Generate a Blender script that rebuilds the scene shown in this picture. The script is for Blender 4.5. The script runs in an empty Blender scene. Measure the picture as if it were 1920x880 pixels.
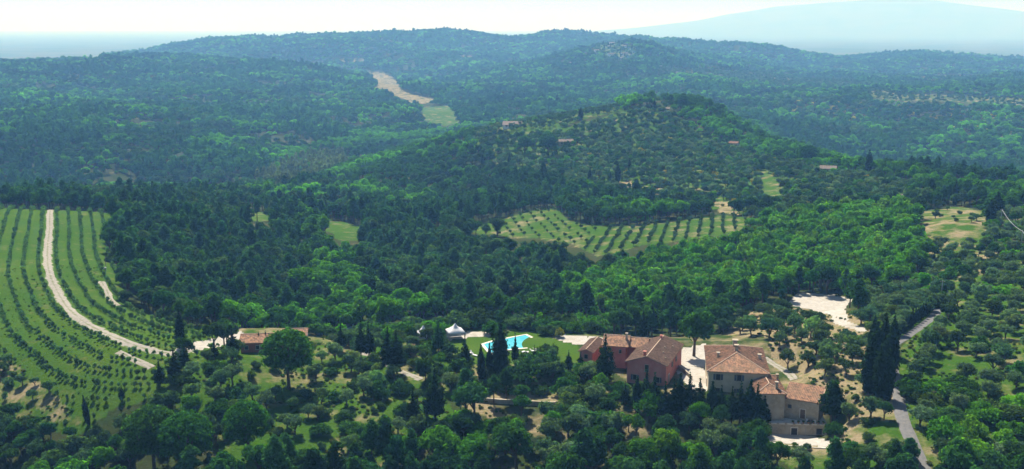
import bpy, bmesh, math, random
import numpy as np
from mathutils import Vector

SC = bpy.context.scene
COL = SC.collection
RNG = np.random.default_rng(7)
random.seed(7)

# ------------------------------------------------------------------ camera, sky, sun, exposure
CAM_Z = 85.0
F = 1950.0                       # focal length in photo pixels (photo is 1920 x 880)
PITCH = math.radians(11.25)
cam_data = bpy.data.cameras.new("camera")
cam_data.sensor_width = 36.0
cam_data.lens = 36.0 * F / 1920.0
cam_data.clip_start = 1.0
cam_data.clip_end = 120000.0
cam = bpy.data.objects.new("camera", cam_data)
COL.objects.link(cam)
cam.location = (0, 0, CAM_Z)
cam.rotation_euler = (math.pi / 2 - PITCH, 0, 0)
SC.camera = cam

SUN_AZ = math.radians(-17)       # left of the view axis, ahead of the camera
SUN_EL = math.radians(53)
world = bpy.data.worlds.new("World")
SC.world = world
world.use_nodes = True
wn = world.node_tree
for n in list(wn.nodes):
    wn.nodes.remove(n)
sky = wn.nodes.new("ShaderNodeTexSky")
sky.sky_type = 'NISHITA'
sky.sun_disc = False
sky.sun_elevation = SUN_EL
sky.sun_rotation = SUN_AZ
sky.altitude = 150
sky.air_density = 1.0
sky.dust_density = 1.2
sky.ozone_density = 1.0
bgn = wn.nodes.new("ShaderNodeBackground")
bgn.inputs["Strength"].default_value = 0.05
out = wn.nodes.new("ShaderNodeOutputWorld")
wn.links.new(sky.outputs[0], bgn.inputs[0])
wn.links.new(bgn.outputs[0], out.inputs[0])

sl = bpy.data.lights.new("sun", 'SUN')
sl.energy = 5.0
sl.angle = math.radians(0.55)
sl.color = (1.0, 0.955, 0.88)
sun = bpy.data.objects.new("sun", sl)
COL.objects.link(sun)
sdir = Vector((math.sin(SUN_AZ) * math.cos(SUN_EL), math.cos(SUN_AZ) * math.cos(SUN_EL), math.sin(SUN_EL)))
sun.rotation_euler = sdir.to_track_quat('Z', 'Y').to_euler()
sun.location = (0, 0, 400)

SC.view_settings.view_transform = 'Standard'
SC.view_settings.look = 'None'
SC.view_settings.exposure = 0.95
SC.view_settings.gamma = 1.0
SC.view_settings.use_curve_mapping = False
SC.render.engine = 'CYCLES'
SC.cycles.max_bounces = 5
SC.cycles.diffuse_bounces = 2
SC.cycles.glossy_bounces = 2
SC.cycles.transmission_bounces = 3
SC.cycles.transparent_max_bounces = 6
SC.cycles.volume_bounces = 1
SC.cycles.caustics_reflective = False
SC.cycles.caustics_refractive = False
SC.cycles.use_denoising = True

# ------------------------------------------------------------------ projection helpers (photo pixel <-> place)
CP, SP = math.cos(PITCH), math.sin(PITCH)

def ray(px, py):
    cx = (px - 960.0) / F
    cy = (440.0 - py) / F
    return np.array([cx, CP + cy * SP, -SP + cy * CP])

def project(x, y, z):
    dz = z - CAM_Z
    fwd = y * CP - dz * SP
    up = y * SP + dz * CP
    fwd = np.maximum(fwd, 1e-3)
    return 960 + F * x / fwd, 440 - F * up / fwd, fwd

def at_dist(px, py, d):
    r = ray(px, py)
    k = d / math.hypot(r[0], r[1])
    return r[0] * k, r[1] * k, CAM_Z + r[2] * k

def at_z(px, py, z):
    r = ray(px, py)
    k = (z - CAM_Z) / r[2]
    return r[0] * k, r[1] * k

# ------------------------------------------------------------------ value noise
def _h(ix, iy, s):
    n = (ix.astype(np.int64) * 374761393 + iy.astype(np.int64) * 668265263 + s * 1274126177) & 0x7fffffff
    n = ((n ^ (n >> 13)) * 1274126177) & 0x7fffffff
    n = (n ^ (n >> 16)) & 0xffff
    return n / 65535.0

def vnoise(x, y, s=0):
    x = np.asarray(x, float); y = np.asarray(y, float)
    ix = np.floor(x); iy = np.floor(y)
    fx = x - ix; fy = y - iy
    fx = fx * fx * (3 - 2 * fx); fy = fy * fy * (3 - 2 * fy)
    a = _h(ix, iy, s); b = _h(ix + 1, iy, s); c = _h(ix, iy + 1, s); d = _h(ix + 1, iy + 1, s)
    return (a * (1 - fx) + b * fx) * (1 - fy) + (c * (1 - fx) + d * fx) * fy

def fbm(x, y, s=0, o=4):
    v = 0; a = 0.5; t = 0
    for i in range(o):
        v = v + a * vnoise(x * 2 ** i, y * 2 ** i, s + i * 17)
        t += a
        a *= 0.5
    return v / t

# ------------------------------------------------------------------ terrain heights: survey points (photo x, photo y, distance, canopy height)
SURVEY = [
    # near edge
    (-300, 880, 240, 6), (0, 880, 238, 6), (250, 880, 222, 5), (500, 880, 207, 3), (750, 880, 205, 4), (1000, 880, 203, 4),
    (1250, 880, 201, 4), (1500, 880, 199, 2), (1730, 880, 203, 0), (1920, 880, 204, 3), (2200, 880, 204, 3),
    # gully and spur on the left
    (0, 770, 272, 0), (80, 780, 262, 0), (0, 700, 292, 0), (150, 730, 264, 0), (0, 600, 332, 0), (0, 500, 396, 0),
    (0, 400, 515, 0), (95, 395, 527, 0), (95, 500, 385, 0), (140, 590, 317, 0), (230, 640, 281, 0), (310, 660, 272, 0),
    (200, 400, 520, 0), (230, 520, 376, 0), (360, 620, 297, 0), (250, 690, 264, 0), (330, 740, 248, 0),
    (-300, 400, 530, 0), (-300, 600, 345, 0), (-300, 750, 290, 0), (100, 372, 585, 6), (-300, 372, 600, 6),
    # yard, pool, houses
    (450, 650, 275, 0), (540, 730, 250, 0), (650, 780, 232, 0), (560, 645, 280, 0), (700, 690, 262, 0), (640, 640, 283, 0),
    (860, 640, 281, 0), (980, 642, 280, 0), (940, 690, 262, 0), (900, 742, 241, 0), (1030, 745, 240, 0), (1060, 640, 281, 0), (1100, 690, 262, 0),
    (1180, 715, 243, 0), (1245, 728, 238, 0), (1300, 670, 260, 0), (1330, 743, 232, 0), (1400, 690, 252, 0), (1250, 640, 283, 0), (1340, 640, 283, 0),
    (1442, 806, 222, 0), (1550, 817, 220, 0), (1480, 850, 209, 0), (1600, 790, 222, 0),
    (1690, 780, 223, 0), (1690, 720, 243, 0), (1668, 665, 262, 0), (1745, 598, 295, 0), (1530, 570, 322, 0), (1450, 620, 293, 0), (1600, 680, 256, 0), (1580, 620, 285, 0),
    (1800, 700, 247, 2), (1900, 640, 272, 2), (1900, 780, 226, 2), (2100, 600, 300, 0), (2200, 750, 235, 0),
    # wood behind the ridge
    (430, 612, 300, 0), (500, 560, 340, 13), (450, 500, 395, 13), (350, 430, 470, 10), (260, 380, 560, 10), (330, 352, 690, 9),
    (500, 450, 480, 10), (500, 365, 690, 9), (640, 432, 560, 0), (465, 403, 625, 0), (700, 520, 372, 11), (700, 590, 312, 7), (620, 600, 306, 8),
    (850, 590, 312, 6), (850, 520, 362, 10), (820, 440, 480, 11), (700, 350, 760, 8), (640, 380, 680, 8), (580, 330, 860, 8),
    (1000, 500, 385, 12), (1000, 570, 325, 8), (1150, 570, 325, 7), (1150, 520, 360, 9), (1300, 520, 365, 10), (1250, 600, 308, 5),
    # middle hill, olive field, ridge to the right
    (880, 430, 560, 0), (1000, 400, 585, 0), (1000, 440, 520, 0), (1120, 478, 445, 0), (1150, 425, 525, 0), (1340, 405, 545, 0), (1300, 445, 480, 0),
    (1100, 370, 640, 6), (1250, 375, 630, 5), (1100, 300, 800, 5), (950, 330, 760, 7), (850, 310, 850, 7), (1000, 262, 900, 4), (960, 238, 960, 0),
    (860, 250, 1080, 8), (1100, 212, 1070, 2), (1180, 208, 1120, 3), (1300, 190, 1080, 3), (1340, 196, 1050, 4), (1385, 222, 990, 5), (1250, 240, 930, 3),
    (1350, 280, 810, 4), (1460, 285, 790, 8), (1400, 330, 690, 2), (1560, 300, 720, 7), (1560, 345, 620, 4), (1700, 325, 640, 8), (1700, 370, 545, 5),
    (1600, 400, 470, 8), (1600, 460, 395, 10), (1450, 470, 400, 10), (1500, 530, 345, 4), (1780, 415, 455, 0), (1800, 340, 590, 8), (1920, 352, 560, 8),
    (1920, 430, 440, 3), (1900, 500, 365, 1), (1760, 500, 368, 4), (1750, 540, 335, 2), (2200, 380, 520, 6), (2200, 500, 370, 0), (2200, 345, 590, 6),
    # valley beyond the spur, left
    (150, 345, 1010, 9), (400, 345, 1010, 9), (150, 380, 850, 0), (420, 372, 880, 0), (150, 265, 1180, 9), (400, 270, 1180, 9), (150, 215, 1480, 8), (400, 215, 1500, 8),
    (200, 160, 2150, 8), (450, 150, 2250, 8), (650, 190, 1900, 8), (650, 240, 1480, 8), (560, 300, 1180, 8), (660, 272, 1330, 6),
    (200, 108, 2850, 8), (400, 100, 2950, 8), (560, 118, 2650, 8), (680, 150, 2350, 8), (0, 103, 2800, 6), (-300, 105, 2800, 6), (110, 104, 2880, 0),
    (-300, 345, 1010, 9), (-300, 265, 1180, 9), (-300, 200, 1600, 8),
    # behind the left skyline the land drops
    (450, 130, 3300, 0), (600, 138, 2950, 0), (300, 124, 3400, 0), (700, 150, 2700, 0), (1000, 130, 3300, 0), (1350, 130, 2900, 0), (1550, 132, 3500, 0),
    (-300, 124, 4000, 0), (0, 122, 4200, 0), (220, 122, 4000, 0), (100, 126, 3500, 0),
    # central valley floor
    (820, 220, 1680, 0), (800, 190, 2050, 0), (740, 165, 2450, 0), (700, 140, 2950, 0), (720, 240, 1520, 8),
    # back middle
    (900, 200, 1800, 8), (950, 160, 2250, 8), (850, 130, 2800, 8), (1000, 110, 3000, 8), (850, 100, 3400, 8), (650, 120, 3300, 8), (1050, 200, 1600, 8),
    (1150, 160, 2100, 5), (1150, 125, 2450, 3), (1165, 72, 2900, 7), (1080, 95, 2750, 6), (1270, 110, 2650, 8), (1290, 140, 2450, 5),
    (1200, 215, 1500, 8), (1165, 92, 3350, 6),
    (345, 92, 3900, 12), (400, 70, 4050, 8), (465, 60, 4200, 8), (550, 66, 4300, 8), (680, 58, 4500, 8), (850, 60, 4600, 8), (1000, 64, 4600, 8), (1100, 66, 4600, 8),
    (1240, 66, 4100, 8), (1300, 75, 4100, 8), (1400, 74, 4000, 8), (1490, 92, 4000, 8), (1560, 100, 4300, 8), (1650, 88, 4200, 8), (1700, 96, 4300, 8), (1740, 86, 4200, 8), (1860, 98, 4200, 8), (1950, 100, 4200, 8), (2250, 102, 4200, 8),
    (1300, 105, 3300, 8), (1400, 118, 3100, 8), (1600, 128, 3000, 8), (1800, 128, 3100, 8), (2200, 130, 3100, 8),
    # plateau and valley on the right
    (1400, 152, 2300, 4), (1600, 160, 2250, 5), (1750, 165, 2250, 5), (1900, 150, 2500, 6), (1700, 183, 1950, 0), (1900, 190, 1900, 2), (1500, 185, 1900, 5), (1350, 180, 1900, 7),
    (1700, 230, 1600, 7), (1900, 240, 1500, 7), (1500, 230, 1550, 7), (1700, 290, 1300, 8), (1850, 310, 1200, 8), (1500, 275, 1250, 8), (1400, 225, 1500, 8),
    (1700, 345, 1000, 0), (1900, 365, 950, 0), (1450, 300, 1080, 0), (2200, 300, 1250, 8), (2200, 200, 1900, 5), (2200, 380, 900, 0),
]
# low ground right under and behind the drone
EXTRA = [(a, d, z) for a in (-0.75, -0.4, 0, 0.4, 0.75) for d, z in ((60, -20), (130, -14))]
EXTRA += [(a, 5600, -60) for a in (-0.75, -0.45, -0.2, 0, 0.2, 0.45, 0.75)] + [(a, 9000, -68) for a in (-0.75, -0.4, 0, 0.4, 0.75)]
cu, cv, cz = [], [], []
for px_, py_, d_, h_ in SURVEY:
    x_, y_, z_ = at_dist(px_, py_, d_)
    cu.append(math.atan2(x_, y_)); cv.append(math.log(d_)); cz.append(z_ - h_)
for a_, d_, z_ in EXTRA:
    cu.append(a_); cv.append(math.log(d_)); cz.append(z_)
cu = np.array(cu); cv = np.array(cv); cz = np.array(cz)

def _phi(r2):
    return np.where(r2 > 1e-12, 0.5 * r2 * np.log(np.maximum(r2, 1e-12)), 0.0)
n_ = len(cu)
Kmat = _phi((cu[:, None] - cu[None]) ** 2 + (cv[:, None] - cv[None]) ** 2) + np.eye(n_) * 0.0006
Pm = np.stack([np.ones(n_), cu, cv], 1)
Amat = np.zeros((n_ + 3, n_ + 3))
Amat[:n_, :n_] = Kmat; Amat[:n_, n_:] = Pm; Amat[n_:, :n_] = Pm.T
sol = np.linalg.solve(Amat, np.concatenate([cz, np.zeros(3)]))
TW, TA = sol[:n_], sol[n_:]

def tps(u, v):
    o = np.empty(u.shape)
    for i in range(0, len(u), 20000):
        a = u[i:i + 20000]; b = v[i:i + 20000]
        o[i:i + 20000] = _phi((a[:, None] - cu) ** 2 + (b[:, None] - cv) ** 2) @ TW + TA[0] + TA[1] * a + TA[2] * b
    return o

# grid of the ground sheet: azimuth x log distance
def _span(a, b, s):
    return np.linspace(a, b, max(2, int(round((b - a) / s)) + 1))[:-1]
GU = np.concatenate([_span(-0.85, -0.5, 0.012), _span(-0.5, 0.5, 0.0015), _span(0.5, 0.85, 0.012), [0.85]])
GV = np.concatenate([_span(math.log(40), math.log(180), 0.025), _span(math.log(180), math.log(1400), 0.006),
                     _span(math.log(1400), math.log(6000), 0.0075), _span(math.log(6000), math.log(60000), 0.04), [math.log(60000)]])
# evaluate the spline on a coarse lattice, then interpolate (it is smooth)
CU = np.linspace(-0.85, 0.85, 240); CV = np.linspace(GV[0], GV[-1], 420)
cuu, cvv = np.meshgrid(CU, CV, indexing='ij')
CZ = tps(cuu.ravel(), np.minimum(cvv.ravel(), math.log(9500))).reshape(cuu.shape)

def bilin(u, v, U0, U1, V0, V1, Z):
    nu, nv = Z.shape
    fu = np.clip((u - U0) / (U1 - U0) * (nu - 1), 0, nu - 1.001)
    fv = np.clip((v - V0) / (V1 - V0) * (nv - 1), 0, nv - 1.001)
    iu = fu.astype(int); iv = fv.astype(int)
    fu = fu - iu; fv = fv - iv
    return (Z[iu, iv] * (1 - fu) + Z[iu + 1, iv] * fu) * (1 - fv) + (Z[iu, iv + 1] * (1 - fu) + Z[iu + 1, iv + 1] * fu) * fv

def sstep(a, b, x):
    t = np.clip((x - a) / (b - a), 0, 1)
    return t * t * (3 - 2 * t)

PADS = []   # x, y, z, inner radius, outer radius : levelled building plots
def _pad(px, py, z, r0, r1):
    x, y = at_z(px, py, z)
    PADS.append((x, y, z, r0, r1))
_pad(1385, 700, 0.0, 12, 22); _pad(1225, 690, 0.0, 12, 20); _pad(1165, 665, 0.0, 8, 15)
_pad(1300, 680, 0.2, 9, 16); _pad(955, 646, -0.62, 24, 34); _pad(1060, 645, -0.3, 8, 16)
_pad(1535, 572, -1.5, 13, 24); _pad(500, 640, -1.8, 12, 24); _pad(855, 633, -0.8, 8, 14)
_pad(1500, 812, -4.1, 7, 12)

def height(x, y):
    x = np.asarray(x, float); y = np.asarray(y, float)
    d = np.hypot(x, y); u = np.arctan2(x, y); v = np.log(np.maximum(d, 41))
    z = bilin(u, v, CU[0], CU[-1], CV[0], CV[-1], CZ)
    near = 1.2 * (fbm(x / 28, y / 28, 3, 3) - 0.5) * sstep(900, 500, d)
    mid = 30 * (fbm(x / 190, y / 190, 5, 4) - 0.5) * sstep(1150, 1600, d) * sstep(9000, 6000, d)
    far = 95 * (0.5 - np.abs(fbm(x / 640, y / 640, 9, 3) - 0.5) * 2.2) * sstep(1900, 3600, d) * sstep(6500, 5200, d) * 0.75 - 38 * sstep(1900, 3600, d) * sstep(6500, 5200, d)
    z = z + near + mid + far
    plain = -68 + 5 * (fbm(x / 2500, y / 2500, 21, 3) - 0.5)
    t = sstep(5400, 8000, d)
    z = z * (1 - t) + plain * t
    # distant mountains on the right
    g = 760 * np.exp(-((u - 0.33) / 0.17) ** 2) * np.exp(-((d - 23000) / 3200) ** 2) * (0.8 + 0.4 * fbm(x / 2600, y / 2600, 31, 4))
    z = z + g
    for (a, b, pz, r0, r1) in PADS:
        r = np.hypot(x - a, y - b)
        w = sstep(r1, r0, r)
        z = z * (1 - w) + pz * w
    return z

def ground(px, py, dmax=8000.0):
    """first place where the line of sight through a photo pixel meets the ground"""
    r = ray(px, py)
    hl = math.hypot(r[0], r[1])
    d = np.exp(np.linspace(math.log(120), math.log(dmax), 2600))
    x = r[0] / hl * d; y = r[1] / hl * d; zr = CAM_Z + r[2] / hl * d
    zt = height(x, y)
    k = np.nonzero(zr < zt)[0]
    if len(k) == 0:
        return x[-1], y[-1], zt[-1]
    i = max(k[0], 1)
    e0 = zr[i - 1] - zt[i - 1]; e1 = zt[i] - zr[i]
    t = e0 / max(e0 + e1, 1e-9)
    xx = x[i - 1] + (x[i] - x[i - 1]) * t; yy = y[i - 1] + (y[i] - y[i - 1]) * t
    return float(xx), float(yy), float(height(np.array([xx]), np.array([yy]))[0])

def inpoly(x, y, poly):
    r = np.zeros(np.shape(x), bool)
    j = len(poly) - 1
    for i in range(len(poly)):
        xi, yi = poly[i]; xj, yj = poly[j]
        c = ((yi > y) != (yj > y)) & (x < (xj - xi) * (y - yi) / ((yj - yi) if yj != yi else 1e-9) + xi)
        r ^= c
        j = i
    return r

# ------------------------------------------------------------------ land use (name, outline seen from the drone, distance range, ground cover)
# cover = (grass, dry soil, meadow, pale ground)
LAND = [
    ("court", [(1470, 570), (1505, 548), (1600, 558), (1585, 578), (1590, 600), (1560, 592), (1530, 585)], 250, 400, (0, 0, 0, 1)),
    ("court_path", [(1560, 592), (1605, 608), (1625, 622), (1610, 622), (1555, 600)], 250, 400, (0, 0, 0, 1)),
    ("yard", [(1275, 655), (1325, 645), (1328, 735), (1300, 735), (1270, 700)], 200, 300, (0, 0, 0, 1)),
    ("drive", [(1020, 626), (1060, 628), (1135, 634), (1118, 648), (1060, 642)], 200, 330, (0, 0, 0, 1)),
    ("gravel_yard", [(318, 660), (365, 642), (425, 628), (452, 622), (456, 642), (400, 652), (350, 664), (330, 674)], 200, 330, (0, 0.2, 0, 1)),
    ("pool_path", [(868, 623), (920, 621), (922, 629), (880, 634), (838, 640), (836, 632)], 200, 330, (0, 0, 0, 1)),
    ("lower_drive", [(1438, 812), (1470, 808), (1560, 828), (1565, 838), (1500, 836), (1445, 828)], 190, 240, (0, 0, 0, 0.9)),
    ("house_plot", [(1085, 645), (1145, 615), (1215, 625), (1325, 628), (1440, 632), (1452, 690), (1520, 712), (1560, 770), (1555, 815), (1440, 812), (1400, 780), (1320, 748), (1180, 722), (1150, 700), (1090, 690)], 195, 300, (0.4, 0.5, 0, 0)),
    ("lawn", [(838, 642), (880, 630), (1000, 622), (1060, 642), (1095, 650), (1145, 680), (1110, 705), (1075, 700), (1040, 680), (1010, 668), (930, 672), (900, 685), (850, 668)], 220, 300, (0.6, 0.1, 0.75, 0)),
    ("left_house_plot", [(445, 610), (575, 605), (600, 640), (520, 655), (445, 655)], 240, 310, (0.6, 0.5, 0, 0.2)),
    ("orchard", [(-200, 388), (85, 384), (195, 384), (212, 420), (205, 470), (225, 520), (240, 575), (300, 600), (380, 616), (440, 620), (452, 640), (360, 672), (322, 680), (312, 725), (270, 750), (215, 765), (168, 800), (110, 748), (60, 704), (20, 676), (-200, 600)], 235, 570, (1, 0, 0.55, 0)),
    ("gully", [(-200, 600), (20, 676), (110, 748), (168, 800), (110, 792), (60, 762), (-200, 660)], 215, 340, (0.8, 0.6, 0, 0)),
    ("lower_strip", [(-200, 660), (60, 762), (110, 792), (168, 800), (140, 815), (60, 798), (-200, 740)], 215, 330, (1, 0.3, 0.2, 0)),
    ("dark_corner", [(-300, 700), (60, 798), (140, 815), (220, 765), (270, 750), (330, 760), (400, 800), (430, 890), (-300, 890)], 190, 300, (0.3, 0, 0, 0)),
    ("fore_grove", [(270, 750), (312, 690), (450, 645), (560, 640), (640, 655), (740, 690), (830, 740), (860, 790), (780, 800), (740, 860), (680, 890), (430, 890), (400, 800), (330, 760)], 190, 300, (1, 0.22, 0.1, 0)),
    ("bank", [(850, 738), (885, 735), (955, 785), (1015, 800), (1020, 812), (950, 800), (900, 775), (865, 760)], 200, 270, (0.3, 0.9, 0, 0.1)),
    ("shade_road", [(860, 735), (900, 737), (1045, 742), (1050, 755), (960, 752), (890, 746)], 200, 270, (0.1, 0.6, 0, 0.3)),  # pale share lowered: the trees' shade on this road is put into its cover
    ("pool_garden", [(575, 605), (760, 612), (840, 600), (1030, 612), (1145, 605), (1150, 740), (1040, 750), (840, 745), (740, 690), (640, 660), (600, 640)], 215, 330, (0.8, 0.5, 0, 0)),
    ("front_wood", [(680, 890), (740, 860), (780, 800), (860, 790), (950, 800), (1040, 750), (1150, 735), (1240, 728), (1320, 748), (1400, 780), (1440, 812), (1445, 850), (1500, 890)], 180, 270, (0.3, 0.3, 0, 0)),
    ("right_front", [(1560, 780), (1690, 795), (1725, 890), (1500, 890), (1445, 850), (1445, 828), (1560, 838)], 180, 250, (0.8, 0.6, 0, 0)),
    ("house_grove", [(1335, 638), (1400, 590), (1470, 575), (1600, 590), (1655, 640), (1668, 700), (1692, 790), (1560, 780), (1520, 712), (1452, 690), (1440, 632)], 200, 340, (0.25, 1, 0, 0.15)),
    ("lane_verge", [(1600, 560), (1700, 545), (1760, 565), (1740, 605), (1680, 640), (1640, 640)], 240, 350, (1, 0.2, 0, 0)),
    ("right_slope", [(1690, 650), (1745, 605), (1765, 560), (1800, 540), (1860, 510), (2200, 470), (2200, 890), (1745, 890), (1700, 790), (1685, 720)], 180, 400, (1, 0.3, 0.25, 0)),
    ("dry_field", [(1722, 395), (1790, 385), (1850, 398), (1852, 432), (1800, 445), (1735, 442)], 380, 540, (1, 0.5, 0, 0)),
    ("right_terraces", [(1735, 445), (1800, 445), (1852, 432), (1860, 400), (2200, 400), (2200, 480), (1860, 510), (1800, 540), (1765, 555), (1700, 540), (1730, 500)], 300, 520, (0.8, 0.5, 0.1, 0)),
    ("bright_wood", [(1030, 560), (1130, 530), (1300, 470), (1450, 425), (1580, 385), (1700, 398), (1735, 445), (1730, 500), (1620, 548), (1500, 540), (1400, 585), (1330, 600), (1100, 605)], 285, 520, (0.2, 0, 0, 0)),
    ("mid_field", [(850, 432), (930, 410), (1000, 396), (1045, 392), (1062, 412), (1100, 420), (1170, 424), (1250, 416), (1330, 404), (1432, 410), (1390, 432), (1350, 442), (1280, 450), (1180, 466), (1115, 482), (1090, 470), (1075, 458), (1000, 448), (930, 443)], 380, 660, (0.75, 0.3, 0.3, 0)),
    ("meadow_left", [(435, 392), (495, 398), (522, 412), (490, 416), (450, 408)], 480, 800, (1, 0.2, 0.4, 0)),
    ("meadow_mid", [(600, 410), (640, 414), (684, 432), (678, 452), (640, 450), (615, 438)], 460, 700, (1, 0.2, 0.4, 0)),
    ("valley_tan", [(686, 133), (715, 138), (748, 150), (755, 172), (818, 186), (800, 196), (770, 194), (735, 178), (700, 160)], 1700, 3600, (0.4, 0.75, 0, 0)),
    ("valley_green", [(783, 203), (840, 197), (862, 230), (830, 237), (800, 226)], 1350, 2400, (0.9, 0.3, 0.2, 0)),
    ("far_tan", [(30, 97), (100, 95), (178, 97), (190, 110), (100, 112), (60, 108)], 2300, 3600, (0.6, 0.6, 0, 0)),
    ("far_tan_b", [(630, 108), (690, 112), (680, 120), (640, 116)], 2500, 4200, (0.2, 0.7, 0, 0)),
    ("far_tan_c", [(845, 104), (915, 106), (910, 111), (850, 110)], 2500, 4200, (0.2, 0.7, 0, 0)),
    ("village", [(1110, 86), (1150, 78), (1190, 90), (1200, 108), (1180, 116), (1130, 112)], 2200, 3200, (0.8, 0.3, 0, 0)),
    ("plateau_rows", [(1620, 172), (1760, 176), (1960, 186), (1960, 204), (1760, 192), (1650, 188)], 1600, 2500, (0.6, 0.42, 0, 0)),
    ("plateau_groves", [(1230, 128), (1400, 136), (1500, 142), (1600, 146), (1620, 170), (1400, 160), (1240, 140)], 1900, 2900, (0.4, 0.3, 0, 0.1)),
    ("far_fields", [(1600, 138), (1720, 142), (1860, 140), (1860, 150), (1720, 152), (1620, 146)], 2000, 3400, (0.4, 0.6, 0, 0)),
    ("hill_glade", [(1405, 318), (1440, 320), (1462, 345), (1470, 372), (1440, 360), (1425, 335)], 520, 900, (0.9, 0.3, 0.2, 0)),
    ("hill_bare", [(1330, 375), (1365, 378), (1385, 405), (1350, 400)], 480, 760, (0.2, 1, 0, 0.2)),
    ("hill_bare_b", [(1150, 340), (1200, 345), (1260, 360), (1240, 368), (1160, 352)], 520, 900, (0.2, 1, 0, 0.2)),
    ("hill_terraces", [(925, 228), (1000, 212), (1100, 202), (1160, 200), (1180, 208), (1090, 225), (1060, 240), (960, 246)], 780, 1300, (0.9, 0.2, 0.3, 0)),
    ("hill_grove", [(880, 240), (925, 228), (960, 246), (1060, 240), (1180, 208), (1240, 200), (1300, 240), (1400, 290), (1500, 310), (1720, 345), (1700, 392), (1560, 392), (1430, 402), (1340, 395), (1180, 375), (1060, 350), (960, 320), (900, 290)], 500, 1250, (0.8, 0.2, 0.1, 0)),
]
LAND_ID = {n[0]: i for i, n in enumerate(LAND)}

def land_at(x, y, z):
    px, py, fw = project(x, y, z)
    d = np.hypot(x, y)
    wl = np.where(d < 340, 5.0, np.where(d < 900, 12.0, 60.0)); am = np.where(d < 340, 5.0, np.where(d < 900, 13.0, 8.0))
    px = px + (fbm(x / wl, y / wl, 61, 3) - 0.5) * am * 2; py = py + (fbm(x / wl, y / wl, 67, 3) - 0.5) * am * np.where(d < 340, 1.0, 0.6)
    r = np.full(np.shape(x), -1, int)
    for i, (nm, poly, d0, d1, cov) in enumerate(LAND):
        q = np.array(poly)
        m = (r < 0) & (d > d0) & (d < d1) & (px > q[:, 0].min()) & (px < q[:, 0].max()) & (py > q[:, 1].min()) & (py < q[:, 1].max())
        if not m.any():
            continue
        k = np.nonzero(m)[0]
        k = k[inpoly(px[k], py[k], poly)]
        r[k] = i
    return r
# ------------------------------------------------------------------ materials
def mat_new(name):
    m = bpy.data.materials.new(name)
    m.use_nodes = True
    nt = m.node_tree
    for n in list(nt.nodes):
        nt.nodes.remove(n)
    o = nt.nodes.new("ShaderNodeOutputMaterial")
    return m, nt, o

def nd(nt, t, **kw):
    n = nt.nodes.new(t)
    for k, v in kw.items():
        setattr(n, k, v)
    return n

def mix_rgb(nt, a, b, f, mode='MIX'):
    n = nt.nodes.new("ShaderNodeMix")
    n.data_type = 'RGBA'
    n.blend_type = mode
    for s, v in ((n.inputs[0], f), (n.inputs[6], a), (n.inputs[7], b)):
        if hasattr(v, "is_output"):
            nt.links.new(v, s)
        elif isinstance(v, tuple):
            s.default_value = (*v, 1) if len(v) == 3 else v
        else:
            s.default_value = v
    return n.outputs[2]

def noise_fac(nt, scale, detail=4, lo=0.35, hi=0.65, coord=None, rough=0.6):
    t = nd(nt, "ShaderNodeTexNoise")
    t.inputs["Scale"].default_value = scale
    t.inputs["Detail"].default_value = detail
    t.inputs["Roughness"].default_value = rough
    if coord is None:
        coord = nd(nt, "ShaderNodeTexCoord").outputs["Object"]
    nt.links.new(coord, t.inputs["Vector"])
    r = nd(nt, "ShaderNodeMapRange")
    r.inputs[1].default_value = lo; r.inputs[2].default_value = hi
    nt.links.new(t.outputs["Fac"], r.inputs[0])
    return r.outputs[0]

def surface(name, c1, c2, scale=1.0, rough=0.85, bump=0.0, c3=None, scale3=0.2, spec=0.2):
    m, nt, o = mat_new(name)
    p = nd(nt, "ShaderNodeBsdfPrincipled")
    p.inputs["Roughness"].default_value = rough
    p.inputs["Specular IOR Level"].default_value = spec
    f = noise_fac(nt, scale)
    c = mix_rgb(nt, c1, c2, f)
    if c3 is not None:
        c = mix_rgb(nt, c, c3, noise_fac(nt, scale3, 3, 0.5, 0.7))
    nt.links.new(c, p.inputs["Base Color"])
    if bump:
        b = nd(nt, "ShaderNodeBump")
        b.inputs["Strength"].default_value = bump
        b.inputs["Distance"].default_value = 0.05
        nt.links.new(f, b.inputs["Height"])
        nt.links.new(b.outputs[0], p.inputs["Normal"])
    nt.links.new(p.outputs[0], o.inputs[0])
    return m

def foliage(name, mode, transl=0.5):
    """leaf material; its colour comes from the tree: instance attribute 'tint' or object colour"""
    m, nt, o = mat_new(name)
    if mode == 'instance':
        a = nd(nt, "ShaderNodeAttribute", attribute_type='INSTANCER', attribute_name="tint")
        c = a.outputs["Color"]
    else:
        c = nd(nt, "ShaderNodeObjectInfo").outputs["Color"]
    g = nd(nt, "ShaderNodeNewGeometry")
    mr = nd(nt, "ShaderNodeMapRange")
    mr.inputs[3].default_value = 0.62; mr.inputs[4].default_value = 1.42
    nt.links.new(g.outputs["Random Per Island"], mr.inputs[0])
    c = mix_rgb(nt, c, mr.outputs[0], 1.0, 'MULTIPLY')
    d = nd(nt, "ShaderNodeBsdfDiffuse"); d.inputs["Roughness"].default_value = 0.6
    t = nd(nt, "ShaderNodeBsdfTranslucent")
    nt.links.new(c, d.inputs["Color"])
    ct = mix_rgb(nt, c, (1.0, 1.25, 0.45), 1.0, 'MULTIPLY')
    nt.links.new(ct, t.inputs["Color"])
    mx = nd(nt, "ShaderNodeMixShader"); mx.inputs[0].default_value = transl
    nt.links.new(d.outputs[0], mx.inputs[1]); nt.links.new(t.outputs[0], mx.inputs[2])
    nt.links.new(mx.outputs[0], o.inputs[0])
    return m

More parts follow.
